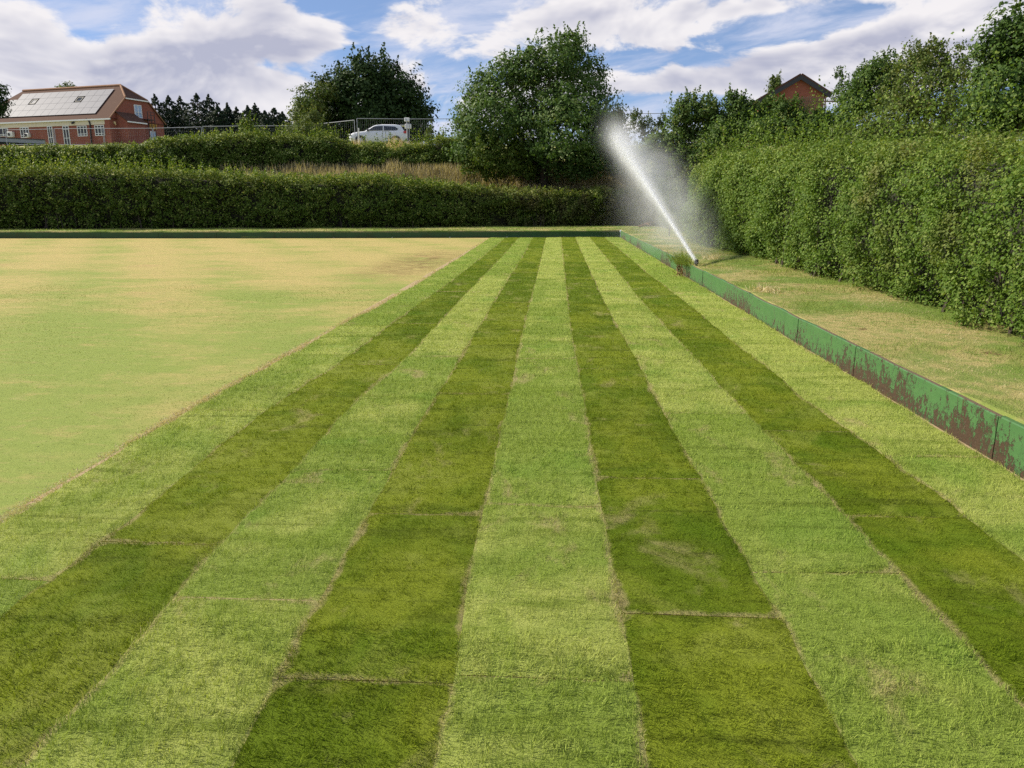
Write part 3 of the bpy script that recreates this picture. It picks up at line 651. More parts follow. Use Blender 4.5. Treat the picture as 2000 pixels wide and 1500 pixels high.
def hedge(name, label, pts, zlo, top, thick, ncl, nl, size_of, mat, group=None, shoots=0, face=-1, rc=.13, faceshare=.62, shoot_h=.45, dens_pow=1.0, clear=None, bulge=.16, size=None, shoot_fn=None, lump=1.0):
    """pts: foot line; top(s01, x, y) height above the foot; leaves on face, top and a little behind"""
    A = np.array(pts, float); seg = np.linalg.norm(np.diff(A, axis=0), axis=1); cum = np.concatenate([[0], np.cumsum(seg)]); Lt = cum[-1]
    root = tag(empty(name, (A[0][0], A[0][1], ground_z(*A[0]))), label, 'hedge', group); inv = np.array(root.location)
    def frame(s):
        x = np.interp(s, cum, A[:, 0]); y = np.interp(s, cum, A[:, 1]); e = .3
        tx = np.interp(s+e, cum, A[:, 0])-np.interp(s-e, cum, A[:, 0]); ty = np.interp(s+e, cum, A[:, 1])-np.interp(s-e, cum, A[:, 1])
        l = np.hypot(tx, ty); return x, y, ty/l*face, -tx/l*face      # outward normal of the visible face
    s = rng.uniform(0, 1, ncl)**dens_pow*Lt; x, y, nx, ny = frame(s)
    kind = rng.uniform(0, 1, ncl); v = rng.uniform(0, 1, ncl); H_ = np.array([top(a/Lt, b, c) for a, b, c in zip(s, x, y)])
    bn = np.array([mnoise.noise(Vector((a*.9, b*1.6, 1)))*bulge*1.6+mnoise.noise(Vector((a*2.7, b*4, 7)))*bulge for a, b in zip(s, v)])
    tn = lump*np.array([mnoise.noise(Vector((a*.8, 3, 1)))*.16+mnoise.noise(Vector((a*3.1, c_*3, 5)))*.12 for a, c_ in zip(s, v)])
    front = kind < faceshare; back = kind > .97
    prof = np.interp(v, [0, .12, .45, .85, 1], [-.22, -.05, .10, .0, -.22])
    off = np.where(front, prof+bn-rng.uniform(0, 1, ncl)**2*.25, np.where(back, -thick+bn, -rng.uniform(0, 1, ncl)*thick))
    zz = np.where(front | back, zlo+v*(H_+tn-zlo), H_+tn-rng.uniform(0, 1, ncl)**2*.25)
    gz = np.array([ground_z(a, b) for a, b in zip(x, y)])
    P = np.stack([x+nx*off, y+ny*off, gz+zz], 1)
    outw = np.where(front[:, None], np.stack([nx, ny, 0*nx+.25], 1), np.where(back[:, None], np.stack([-nx, -ny, 0*nx], 1), np.array([0, 0, 1.])))
    sz = np.array([size_of(a) for a in P[:, 1]]); C, nr, r = clumps(P, outw, rc*sz/np.median(sz)*rng.uniform(.7, 1.3, ncl), nl, 0)
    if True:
        bright = np.repeat(np.clip((zz/H_-.72)*1.7, 0, .45), nl); r = np.clip(r+bright, 0, 1)  # sunlit top put into the leaf colour: brighter towards the top
    SZ = np.repeat(sz, nl)
    if shoots:
        ss = rng.uniform(0, 1, shoots)**dens_pow*Lt; x, y, nx, ny = frame(ss); o2 = -rng.uniform(-.1, 1, shoots)*thick*.8
        H2 = np.array([top(a/Lt, b, c) for a, b, c in zip(ss, x, y)]); gz = np.array([ground_z(a, b) for a, b in zip(x, y)])
        hs = rng.uniform(.2, 1.0, shoots)**1.4*shoot_h*(shoot_fn(x) if shoot_fn else 1); nn = 18; base_ = np.stack([x+nx*o2, y+ny*o2, gz+H2-.12], 1)
        t = np.tile(np.linspace(.05, 1, nn), shoots); B_ = np.repeat(base_, nn, 0); hh = np.repeat(hs, nn)+.12; ln = np.repeat(rng.normal(0, .25, (shoots, 2)), nn, 0)
        s2 = np.repeat([size_of(a) for a in y], nn)
        S = B_+np.stack([ln[:, 0]*t*hh, ln[:, 1]*t*hh, t*hh], 1)+rng.normal(0, 1, (nn*shoots, 3))*(s2*.9*(1.1-t*.8))[:, None]
        C = np.vstack([C, S]); nr = np.vstack([nr, rng.normal(0, 1, S.shape)+[0, 0, .4]]); r = np.concatenate([r, rng.uniform(.55, 1, len(S))]); SZ = np.concatenate([SZ, s2])
    L = SZ*rng.uniform(.65, 1.35, len(C)); V, F = leaf_quads(C-inv, nr, L, L*.66)
    link('foliage', mesh_np('foliage', V, F, {'r': r}), mat, root)
    # woody inside: solid dark core for twigs and the shade between, upright stems
    m = max(8, int(Lt/.5)); V = []; F = []; prof_ = [(-.48, 0), (-.40, .3), (-.38, .7), (-.50, .93), (-thick*.5, .97), (-thick+.3, .9), (-thick+.25, .3), (-thick+.35, 0)]
    for i in range(m+1):
        s_ = np.array([Lt*i/m]); x, y, nx, ny = [float(q[0]) for q in frame(s_)]; hh = top(i/m, x, y)-.10
        for j, (o, q) in enumerate(prof_):
            o += mnoise.noise(Vector((i*.7, j, 2)))*.10; V.append((x+nx*o-inv[0], y+ny*o-inv[1], ground_z(x, y)-.05+q*hh-inv[2]))
    k = len(prof_)
    F = [(i*k+j, i*k+(j+1) % k, (i+1)*k+(j+1) % k, (i+1)*k+j) for i in range(m) for j in range(k)]
    link('dark_core', mesh_np('dark_core', np.array(V), np.array(F), smooth=True), M_CORE, root)
    b = MB(); ns = int(Lt*2.2)
    for i in range(ns):
        s_ = np.array([random.uniform(0, Lt)]); x, y, nx, ny = [float(q[0]) for q in frame(s_)]; o = random.uniform(-.28, -.08); p = Vector((x+nx*o, y+ny*o, ground_z(x, y)-.05))-Vector(inv)
        q = p+Vector((random.uniform(-.15, .15), random.uniform(-.1, .1), random.uniform(.5, .9))); b.tube([p, p.lerp(q, .5)+Vector((.04, 0, 0)), q], [.025, .018, .01], 5, cap=False)
    tag(b.build('stems', M_BARK, root), kind='stuff')
    return root

# right hedge: tall, close, lit by the sun
M_LEAF_R = leaf_mat('hedge_leaf_right', (.062, .120, .013), (.130, .198, .030), (.19, .25, .055), transl=.30, patch=.9,
                    extra=lambda n, c: n.mix(n.m('MULTIPLY', n.ss(n.noise(n.pos(), .55, 3, .6), .58, .70), .55), c, (.20, .17, .07)))  # yellow-green leaf with browner patches
hp = [(hedge_x(y), y) for y in (2.2, 4, 5, 6.8, 8.3, 10, 11.8, 13.5, 16, 18.8, 22.3)]+[(4.1, 24.3), (4.7, 25.8), (6.4, 26.8)]
def top_r(s, x, y): return float(np.interp(y, [2, 6.5, 9, 12, 16, 20, 24, 26, 27], [1.6, 1.70, 1.88, 2.04, 2.20, 2.30, 2.2, 2.0, 1.8]))
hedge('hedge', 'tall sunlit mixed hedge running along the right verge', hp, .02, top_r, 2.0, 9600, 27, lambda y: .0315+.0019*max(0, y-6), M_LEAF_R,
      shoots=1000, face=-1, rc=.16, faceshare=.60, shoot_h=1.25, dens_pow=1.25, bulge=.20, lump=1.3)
# continuation of the hedge in the spray
M_LEAF_D = leaf_mat('hedge_leaf', (.028, .058, .008), (.060, .100, .016), (.15, .17, .045), transl=.25, patch=.8)
hedge('hedge', 'lower darker hedge stretch behind the sprinkler spray', [(5.0, 27.5), (5.1, 31), (5.0, 35), (4.9, 41)], .02, lambda s, x, y: 2.3+.9*s, 1.6, 2000, 20, lambda y: .085, M_LEAF_D, shoots=60, rc=.22)
# front hedge across the far end
def dry_side(n, c):
    x, y, z = n.xyz(n.pos())
    f = n.m('MULTIPLY', n.ss(x, -5.5, -1.5), n.ss(n.noise(n.vm('MULTIPLY', n.pos(), (1.3, 1, .8)), 1.1, 4, .7), .40, .62))
    return n.mix(n.m('MULTIPLY', f, .75), c, (.105, .085, .040))
M_LEAF_F = leaf_mat('hedge_leaf_far', (.052, .098, .010), (.130, .190, .025), (.26, .30, .075), transl=.30, patch=.45, extra=dry_side)  # leaf colours of both far hedges, browner to the right
fpt = []
for px_, py_ in ((-420, 449), (-200, 448), (0, 447), (300, 446), (600, 445), (900, 443), (1100, 441.5), (1240, 441), (1335, 440.5)):
    p = gp(px_, py_, .31); fpt.append((p.x, p.y))
def top_px(py_of, z0=0.0):
    def f(s, x, y):
        px_ = FPX*math.tan(math.atan2(x, y)+YAW)/math.cos(PITCH)*1.0+1000; d = ray(px_, py_of(px_)); t = y/d.y
        return CAM_H+t*d.z-ground_z(x, y)-z0
    return f
front_top = top_px(lambda px: float(np.interp(px, [-400, 0, 150, 300, 450, 600, 720, 800, 900, 1000, 1240], [326, 332, 328, 334, 344, 351, 347, 354, 364, 374, 376])))
hedge('hedge', 'long dark clipped hedge across the far end of the green', fpt, .03, front_top, 2.2, 9000, 13, lambda y: .093, M_LEAF_F, shoots=1200, face=1, rc=.21, shoot_h=.85, faceshare=.64, bulge=.34, lump=1.9, shoot_fn=lambda x: np.interp(x, [-18, -12], [1, .4]))
# back hedge on the bank
bpt = [(x_, far_y(x_)+12.7) for x_ in (-36, -30, -24, -18, -12, -8, -4.6)]
back_top = top_px(lambda px: float(np.interp(px, [-400, 0, 120, 280, 330, 430, 560, 640, 680, 780, 820, 880], [296, 291, 289, 286, 272, 264, 266, 264, 280, 292, 279, 270])))
hedge('hedge', 'overgrown hedge on the bank in front of the house and the white car', bpt, .02, back_top, 1.7, 5600, 14, lambda y: .105, M_LEAF_F, shoots=420, face=1, rc=.25, shoot_h=.9, bulge=.38, lump=2.2, shoot_fn=lambda x: np.interp(x, [-22, -16], [.35, 1]))

# ------------------------------------------------------------------ trees
M_T1 = leaf_mat('tree_leaf', (.052, .105, .020), (.100, .165, .038), (.16, .21, .08), transl=.28, patch=.35)
M_T1B = leaf_mat('bush_leaf', (.058, .100, .014), (.10, .155, .022), (.20, .23, .05), transl=.33, patch=.5)
M_OAK = leaf_mat('oak_leaf', (.022, .048, .011), (.042, .075, .016), transl=.18, patch=.25)
M_CON = leaf_mat('conifer_leaf', (.012, .026, .012), (.024, .044, .018), transl=.10, patch=.25)
M_OLV = leaf_mat('olive_leaf', (.060, .095, .020), (.115, .155, .036), (.18, .19, .06), transl=.3, patch=.5)
M_RB = leaf_mat('shrub_leaf', (.052, .100, .020), (.105, .165, .036), (.17, .20, .06), transl=.3, patch=.4)
M_RD = leaf_mat('dark_tree_leaf', (.038, .082, .013), (.078, .135, .024), (.13, .18, .05), transl=.25, patch=.5)
M_IVY = leaf_mat('ivy_leaf', (.07, .06, .025), (.10, .085, .03), transl=.15, patch=.5)
tree('field_tree', 'big broad dark green tree at the centre behind the far hedge', 'tree',
     [(1115, 98, 34), (1078, 122, 44), (1140, 150, 40), (1030, 138, 38), (985, 145, 34), (945, 185, 38), (1050, 200, 72), (1150, 215, 52), (1110, 265, 82), (1178, 255, 36), (960, 240, 62), (912, 235, 30), (920, 290, 42), (1000, 290, 66), (1165, 305, 46), (1040, 320, 42), (1120, 322, 44), (1190, 320, 26)],
     44, M_T1, 4500, 19, .15, rc=.42, trunk=.24, shoots=160, dspread=.9)
tree('bramble_bush', 'bright green bush under the left side of the big central tree', 'bush', [(955, 300, 36), (1000, 318, 34), (930, 322, 30), (965, 335, 26), (1030, 335, 18)], 42.3, M_T1B, 480, 18, .13, rc=.3, trunk=.07, shoots=30, parts=('stems', 'foliage'))
tree('ivy_clad_tree', 'brownish ivy covered stump tree at the right edge of the big central tree', 'tree', [(1203, 232, 17), (1206, 262, 21), (1200, 292, 24), (1210, 320, 22)], 45.5, M_IVY, 300, 18, .14, rc=.28, trunk=.12)
tree('oak_tree', 'very dark rounded oak behind the parked white car', 'tree',
     [(705, 158, 40), (748, 150, 36), (790, 180, 36), (655, 178, 36), (640, 218, 40), (700, 210, 58), (770, 215, 52), (815, 222, 28), (740, 250, 56), (812, 252, 30), (680, 255, 46), (788, 265, 28), (640, 258, 32)],
     80, M_OAK, 2900, 18, .32, rc=.85, trunk=.42, shoots=40, dspread=.8)
tree('maple_tree', 'lighter green tree left of the dark oak', 'tree', [(600, 198, 28), (612, 235, 36), (588, 225, 20), (638, 180, 17), (598, 262, 28)], 76, M_OLV, 550, 18, .24, rc=.7, trunk=.2)
tree('olive_bush', 'feathery olive green bush standing in the hedge on the bank', 'bush', [(605, 245, 24), (588, 266, 26), (625, 265, 26), (612, 228, 12)], 49, M_OLV, 520, 18, .10, rc=.28, trunk=.06, shoots=90, parts=('stems', 'foliage'))
tree('elder_bush', 'pale leaved elder shrub rising above the hedge on the bank', 'bush', [(486, 262, 20), (480, 247, 12), (500, 275, 18), (466, 275, 15)], 46.5, M_T1B, 260, 18, .13, rc=.22, trunk=.05, shoots=16, parts=('stems', 'foliage'))
tree('garden_tree', 'dark overhanging tree cut by the left edge of the photo', 'tree', [(-30, 200, 34), (-4, 178, 15), (3, 205, 13), (-12, 215, 18), (-60, 170, 40)], 40, M_OAK, 420, 20, .13, rc=.3, trunk=.16, base=(at(-60, 200, 40).x, 40))
tree('distant_tree', 'small domed tree peeping over the roof ridge of the brick house', 'tree', [(131, 178, 16), (122, 182, 12), (141, 182, 12)], 125, M_OLV, 120, 16, .35, rc=.7, trunk=.2)

def conifer(px, py, hw, lab, D):
    top = at(px, py, D); gz = ground_z(top.x, D); root = tag(empty('conifer_tree', (top.x, D, gz)), lab, 'tree', 'row of dark conifers behind the car park'); H_ = top.z-gz
    n = 420; v = rng.uniform(0, 1, n)**.75; a = rng.uniform(0, math.tau, n); R0 = hw*2.15*D/FPX
    rr = R0*(v**.62)*(.85+.15*np.sin(v*40))*rng.uniform(.35, 1.2, n)*np.clip(v*5+.1, .1, 1); P = np.stack([np.cos(a)*rr, np.sin(a)*rr, H_*(1-v*.92)], 1)
    out = np.stack([np.cos(a), np.sin(a), np.full(n, -.1)], 1); C, nr, r = clumps(P, out, .10+.60*v, 14, 0, .8)
    b = MB(); b.tube([(0, 0, -.3), (0, 0, H_*.6), (0, 0, H_*.99)], [.22, .12, .02], 7)
    for i in range(14):
        q = random.uniform(.15, .95); aa = random.uniform(0, 6.28); b.tube([(0, 0, H_*(1-q)), (math.cos(aa)*R0*q, math.sin(aa)*R0*q, H_*(1-q)-.2)], [.05, .015], 5)
    b.build('trunk', M_BARK, root); leaves_obj('crown', C, nr, .26, M_CON, root, r)
CON = [(301, 184, 24, 'conifer right beside the gable end of the brick house'), (328, 186, 22, 'second conifer from the brick house'), (351, 188, 24, 'third conifer from the brick house'),
       (383, 182, 26, 'tallest conifer of the row, twin topped on its left side'), (407, 184, 24, 'conifer right of the twin tops'), (424, 205, 18, 'short conifer below the right twin top'), (443, 201, 14, 'thin topped conifer in the dip of the row'),
       (461, 209, 20, 'low conifer just right of the dip'), (483, 206, 20, 'blunt conifer in the middle of the right half'), (498, 202, 20, 'pointed conifer in the middle of the right half'),
       (517, 216, 16, 'smallest conifer of the right end'), (535, 209, 20, 'last but one conifer towards the oak'), (551, 218, 17, 'last conifer of the row, nearest to the oak')]
for i, (a, b_, c, l) in enumerate(CON): conifer(a, b_, c, l, 112+(i*37 % 5)*1.3)
# right-hand bushes and trees on the bank behind the hedge
tree('sallow_bush', 'grey green bush half veiled by the sprinkler mist', 'bush', [(1332, 225, 24), (1352, 205, 20), (1385, 215, 26), (1322, 262, 30), (1362, 250, 38), (1400, 240, 22), (1330, 300, 34), (1375, 305, 40), (1285, 290, 30), (1300, 330, 30), (1260, 300, 24), (1400, 290, 40), (1430, 300, 40)], 31, M_RB, 2000, 18, .095, rc=.24, trunk=.06, shoots=110, parts=('stems', 'foliage'), base=(8.2, 31))
tree('hawthorn_bush', 'dark green bushes left of the small brick gable', 'bush', [(1450, 216, 24), (1440, 250, 38), (1500, 222, 26), (1480, 260, 36), (1410, 262, 24), (1430, 200, 16)], 30, M_RD, 1000, 18, .095, rc=.24, trunk=.06, shoots=90, parts=('stems', 'foliage'), base=(9.5, 30))
tree('hawthorn_bush', 'dark bushes directly below the small brick gable', 'bush', [(1545, 224, 26), (1525, 208, 16), (1530, 255, 38), (1590, 248, 30), (1600, 272, 34), (1570, 285, 30), (1640, 262, 30), (1620, 240, 18)], 29, M_RD, 1050, 18, .09, rc=.22, trunk=.06, shoots=90, parts=('stems', 'foliage'), base=(11, 29))
tree('young_birch', 'thin sparse young tree just right of the brick gable', 'tree', [(1644, 128, 6), (1640, 148, 10), (1648, 168, 12), (1640, 188, 16), (1655, 205, 20)], 34, M_RD, 110, 14, .085, rc=.16, trunk=.05, shoots=26)
tree('hazel_tree', 'green tree with ragged top left of the highest bushes', 'tree', [(1690, 158, 28), (1722, 142, 30), (1680, 196, 36), (1740, 190, 46), (1665, 220, 28)], 30, M_RD, 950, 18, .09, rc=.24, trunk=.1, shoots=100)
tree('willow_tree', 'rounded dusty green tree between the hazel and the dark corner tree', 'tree', [(1780, 122, 32), (1818, 118, 34), (1862, 136, 36), (1790, 180, 56), (1850, 200, 56), (1745, 228, 46), (1880, 250, 38), (1800, 250, 48)], 26, M_OLV, 1500, 18, .08, rc=.24, trunk=.12, shoots=170)
tree('lilac_bush', 'brownish green bush right behind the hedge top, under the hazel', 'bush', [(1700, 262, 34), (1740, 275, 34), (1655, 275, 28), (1790, 282, 32), (1840, 280, 34)], 21.5, M_OLV, 620, 18, .075, rc=.2, trunk=.05, shoots=70, parts=('stems', 'foliage'))
tree('corner_tree', 'tall dark glossy tree rising out of the upper right corner', 'tree', [(1975, 62, 40), (1942, 92, 34), (1990, 120, 56), (1932, 140, 28), (1960, 190, 56), (2015, 225, 60), (1915, 185, 24), (1930, 245, 38), (2050, 100, 70), (2080, 200, 80)], 19, M_RD, 2000, 20, .085, rc=.24, trunk=.13, shoots=90)
tree('sapling', 'pale young sapling standing in the sprinkler mist', 'sapling', [(1310, 285, 5), (1309, 300, 9), (1311, 318, 12), (1308, 340, 9)], 29, M_T1B, 36, 11, .10, rc=.13, trunk=.025, parts=('stem', 'foliage'), base=(at(1310, 400, 29).x, 29))
for px_, py_, r_, D_, l_, n_ in ((1240, 225, 10, 47, 'small upright shrub right of the big tree under the wire line', 36), (1216, 212, 12, 47.5, 'sparse twiggy shrub behind the top of the ivy covered tree', 14), (1262, 240, 12, 46, 'pale weedy bush low behind the spray top', 60),
                           (1290, 238, 14, 45, 'pale weedy bush between the spray and the grey green bush', 70), (838, 255, 9, 50, 'little wispy shrub between the oak and the big central tree', 30), (1515, 162, 10, 88, 'small tree behind the left roof slope of the brick gable', 60), (862, 268, 9, 49.5, 'small shrub touching the big central tree from the left', 40)):
    tree('wild_shrub', l_, 'shrub', [(px_, py_, r_), (px_-2, py_+r_*1.3, r_*1.1), (px_+3, py_+r_*2.4, r_*1.3)], D_, M_OLV, n_*2, 12, .10 if D_ < 60 else .25, rc=.16 if D_ < 60 else .5, trunk=.03, shoots=max(5, n_//3), parts=('stems', 'foliage'))

wp = [(x_, far_y(x_)+8.2) for x_ in (-36, -30, -24, -18, -14)]
hedge('nettle_bank', 'pale green weeds standing between the two far hedges at the left', wp, .02, lambda s, x, y: .75-.35*s, .9, 900, 12, lambda y: .085, M_T1B, shoots=420, face=1, rc=.2, shoot_h=.8, bulge=.3, lump=2.0)

# ------------------------------------------------------------------ brick house with solar panels, left
def brick_mat(name, A, B, mort, sc=1.0):
    m = bpy.data.materials.new(name); m.use_nodes = True; n = NT(m.node_tree)
    tc = n.add('ShaderNodeTexCoord').outputs['Object']; x, y, z = n.xyz(tc)
    v = n.comb(n.m('ADD', x, y), z, 0.0)
    bk = n.add('ShaderNodeTexBrick', {'Vector': v, 'Color1': (*A, 1), 'Color2': (*B, 1), 'Mortar': (*mort, 1), 'Scale': sc, 'Mortar Size': .010, 'Brick Width': .225, 'Row Height': .075})
    c = n.mix(n.m('MULTIPLY', n.ss(n.noise(tc, .7, 4, .65), .4, .7), .35), bk.outputs[0], tuple(q*.6 for q in A))
    p = n.add('ShaderNodeBsdfPrincipled', {'Base Color': c, 'Roughness': .9, 'Specular IOR Level': .2}); n.add('ShaderNodeOutputMaterial', {0: p.outputs[0]}); return m
def tile_mat(name, A, B):
    m = bpy.data.materials.new(name); m.use_nodes = True; n = NT(m.node_tree)
    tc = n.add('ShaderNodeTexCoord').outputs['Object']; x, y, z = n.xyz(tc)
    rows = n.m('FRACT', n.m('MULTIPLY', z, 6.5)); c = n.mix(n.noise(n.vm('MULTIPLY', tc, (5, 5, 8)), 1.0, 4, .7), A, B)
    c = n.mix(n.m('MULTIPLY', n.ss(rows, .16, .0), .6), c, (.03, .018, .014))
    c = n.mix(n.m('MULTIPLY', n.ss(n.noise(tc, 2.2, 4, .7), .62, .74), .6), c, (.34, .26, .18))
    p = n.add('ShaderNodeBsdfPrincipled', {'Base Color': c, 'Roughness': .9, 'Specular IOR Level': .2}); n.add('ShaderNodeOutputMaterial', {0: p.outputs[0]}); return m
M_BRICK = brick_mat('red_brick', (.33, .082, .052), (.25, .060, .040), (.26, .17, .13))
M_TILE = tile_mat('clay_tile', (.070, .036, .026), (.125, .064, .044))
M_RIDGE = simple('ridge_tile', (.28, .145, .08), .9, .2, 3)
M_WHITE = simple('white_upvc', (.80, .80, .78), .4, .04, 3)
M_CREAM = simple('cream_render', (.72, .64, .50), .85, .06, 2)
M_GLASS = simple('window_glass', (.018, .022, .028), .06, .3, 1, spec=.35)
M_BLIND = simple('pale_window_glass', (.30, .40, .55), .10, .25, 1.5, spec=.8)
M_PANEL = simple('solar_glass', (.165, .165, .195), .55, .05, .8, spec=.15)
M_DARK = simple('dark_metal', (.022, .022, .024), .5, .2, 4)
M_GREY = simple('grey_metal', (.36, .37, .38), .45, .12, 5, metal=.4)
M_GALV = simple('galvanised_pipe', (.34, .35, .37), .5, .12, 6, metal=.5)
M_PLANT = simple('acu_case', (.66, .66, .63), .5, .05, 3)
HD = 95.0
Cn = at(215, 228, HD); ZE = Cn.z; Lf = gp(0, 237, ZE)
U = Vector((Lf.x-Cn.x, Lf.y-Cn.y, 0)).normalized(); Vg_ = Vector((-U.y, U.x, 0))
if Vg_.y < 0: Vg_ = -Vg_
gz0 = ground_z(Cn.x, Cn.y)-.1
OR = Vector((Cn.x, Cn.y, gz0))
house = empty('brick_house', OR); tag(house, 'brick house with solar panels on its tiled roof, at the left', 'house')
house.rotation_euler = (0, 0, math.atan2(U.y, U.x))
MI = Matrix.Rotation(-math.atan2(U.y, U.x), 4, 'Z')@Matrix.Translation(-OR)   # world -> local
SGN = 1 if (MI.to_3x3()@Vg_).y > 0 else -1                 # local y of "away from the camera"
def W2L(p): return MI@Vector(p)
def hitl(px, py, axis, val):
    """local point where the sight line meets the local plane axis=val"""
    o = MI@Vector((0, 0, CAM_H)); d = MI.to_3x3()@ray(px, py); t = (val-o[axis])/d[axis]; return o+d*t
ze = ZE-gz0
G1 = hitl(242.5, 190, 0, 0); G2 = hitl(286.5, 200, 0, 0); G3 = hitl(319, 240, 0, 0)
hy = abs(G3.y); y1 = abs(G1.y); zh = (G1.z+G2.z)/2
pitch = (zh-ze)/y1; zr = ze+pitch*hy/2
RG = hitl(236, 170, 1, SGN*hy/2); hipx = max(.6, RG.x); RL = hitl(45, 178, 1, SGN*hy/2).x
XL_ = 24.0
print('HOUSE hy %.2f y1 %.2f ze %.2f zh %.2f zr %.2f hipx %.2f ridge-left %.2f G1z %.2f G2z %.2f G3z %.2f' % (hy, y1, ze, zh, zr, hipx, RL, G1.z, G2.z, G3.z))
S = SGN
def hpart(b, name, mat, parent=None, **k): return b.build(name, mat, parent or house, **k)
y2 = hy-y1; e = .25
b = MB(); b.prism([(0, 0, 0), (0, S*hy, 0), (0, S*hy, ze), (0, S*y2, zh), (0, S*y1, zh), (0, 0, ze)], (XL_, 0, 0)); hpart(b, 'wall', M_BRICK)
b = MB()                                                   # roof shell: front slope, back slope, half hip, hipped far end
th = .10
ft = [(-.18, -S*e, ze-pitch*e+.06), (-.18, S*y1, zh+.06), (hipx, S*hy/2, zr+.06), (RL, S*hy/2, zr+.06), (XL_+.2, -S*e, ze-pitch*e+.06)]
bk = [(-.18, S*(hy+e), ze-pitch*e+.06), (-.18, S*y2, zh+.06), (hipx, S*hy/2, zr+.06), (RL, S*hy/2, zr+.06), (XL_+.2, S*(hy+e), ze-pitch*e+.06)]
roof = MB(); roof.poly(ft); roof.poly(bk); roof.poly([(-.18, S*y1, zh+.06), (-.18, S*y2, zh+.06), (hipx, S*hy/2, zr+.06)]); roof.poly([(RL, S*hy/2, zr+.06), (XL_+.2, -S*e, ze-pitch*e+.06), (XL_+.2, S*(hy+e), ze-pitch*e+.06)])
roof.poly([(-.18, -S*e, ze-pitch*e+.05), (-.18, S*(hy+e), ze-pitch*e+.05), (XL_+.2, S*(hy+e), ze-pitch*e+.05), (XL_+.2, -S*e, ze-pitch*e+.05)])
RO = hpart(roof, 'roof', M_TILE)
b = MB(); b.tube([(hipx, S*hy/2, zr+.10), (RL, S*hy/2, zr+.10)], .15, 8); b.tube([(hipx, S*hy/2, zr+.10), (-.18, S*y1, zh+.10)], .13, 8); b.tube([(hipx, S*hy/2, zr+.10), (-.18, S*y2, zh+.10)], .11, 8)
b.tube([(-.18, S*y1, zh+.1), (-.18, -S*e, ze-pitch*e+.1)], .07, 6); b.tube([(-.18, S*y2, zh+.1), (-.18, S*(hy+e), ze-pitch*e+.1)], .07, 6); hpart(b, 'ridge_tiles', M_RIDGE, RO)
b = MB(); b.box((XL_/2-.1, -S*(e+.03), ze-pitch*e-.03), (XL_+.3, .10, .16)); hpart(b, 'gutter', M_WHITE)
b = MB(); b.box((-.235, S*hy/2, zh-.02), (.08, hy-2*y1+.1, .14)); hpart(b, 'fascia', M_WHITE)
PW = hitl(207, 240, 1, 0).x; zb = hitl(100, 247, 1, 0).z
b = MB(); b.box(((PW+XL_)/2, -S*.02, (zb+ze-.1)/2), (XL_-PW, .09, ze-.1-zb)); hpart(b, 'render_band', M_CREAM)
b = MB(); b.box((PW/2-.02, -S*.10, (ze-.15)/2), (PW+.02, .24, ze-.15)); hpart(b, 'brick_pier', M_BRICK)
p1 = hitl(182, 285, 1, 0); p2 = hitl(207, 291, 1, 0); b = MB(); b.box(((p1.x+p2.x)/2, -S*.05, (p1.z-.6)/2), (abs(p1.x-p2.x)+.1, .12, p1.z+.6)); hpart(b, 'plinth', M_WHITE)
def window(xa, xb, za, zb_, cols, rows, plane='f', glass=M_GLASS, name='window', off=0.0, bars=None):
    """frame proud of the wall with separate panes; plane f = facade (local y=0), g = gable (local x=0)"""
    def P(u, z, d): return (u, -S*(d+off), z) if plane == 'f' else (-(d+off), S*u, z)
    def D(a, d, c): return (a, d, c) if plane == 'f' else (d, a, c)
    w_, h = xb-xa, zb_-za; fr = MB(); t = .075
    for z in (za+t/2, zb_-t/2): fr.box(P((xa+xb)/2, z, .05), D(w_, .09, t))
    for x_ in (xa+t/2, xb-t/2): fr.box(P(x_, (za+zb_)/2, .05), D(t, .087, h-2*t))
    xsn = [xa+w_*i/cols for i in range(cols+1)]; rz = [za+h*q for q in rows]
    for x_ in xsn[1:-1]: fr.box(P(x_, (za+zb_)/2, .05), D(t, .083, h-2*t))
    for z in rz[1:-1]: fr.box(P((xa+xb)/2, z, .05), D(w_-2*t, .078, t*.8))
    o = hpart(fr, name, M_WHITE)
    for i in range(cols):
        for j in range(len(rz)-1):
            g = MB(); g.box(P((xsn[i]+xsn[i+1])/2, (rz[j]+rz[j+1])/2, .03), D(w_/cols-.01, .02, rz[j+1]-rz[j]-.01)); hpart(g, 'pane', glass, o)
    return o
def fwin(pxa, pxb, pya, pyb, cols, rows, **k):
    a = hitl(pxb, pyb, 1, 0); c = hitl(pxa, pya, 1, 0); window(min(a.x, c.x), max(a.x, c.x), a.z, c.z, cols, rows, 'f', **k)
fwin(-14, 18, 251, 266, 3, (0, .22, 1)); fwin(39.5, 59, 249, 269, 3, (0, .22, .8, 1)); fwin(151, 172, 246, 266, 3, (0, .22, .75, 1)); fwin(185, 206, 245, 265, 3, (0, .22, .75, 1))
fwin(92.5, 107, 246.5, 284, 2, (0, .42, 1), name='door'); fwin(122.5, 139, 246, 283, 2, (0, .36, .82, 1), name='door')
def gwin(pxa, pxb, pya, pyb, cols, rows, **k):
    a = hitl(pxa, pya, 0, 0); c = hitl(pxb, pyb, 0, 0); window(abs(a.y), abs(c.y), (hitl(pxa, pyb-1, 0, 0).z), a.z, cols, rows, 'g', **k)
gwin(260.5, 277.5, 204, 230, 2, (0, .42, 1), glass=M_BLIND); gwin(292, 305.5, 256, 273.5, 1, (0, 1), glass=M_BLIND)
for i in range(4):
    a = hitl(290, 243+i*2.6, 0, 0); c = hitl(304, 243+i*2.6, 0, 0); b = MB(); b.box((-.16, S*(abs(a.y)+abs(c.y))/2, a.z), (.05, abs(c.y)-abs(a.y), .09)); hpart(b, 'yellow_rail', simple('yellow_paint', (.60, .36, .05), .6) if i == 0 else bpy.data.materials['yellow_paint'])
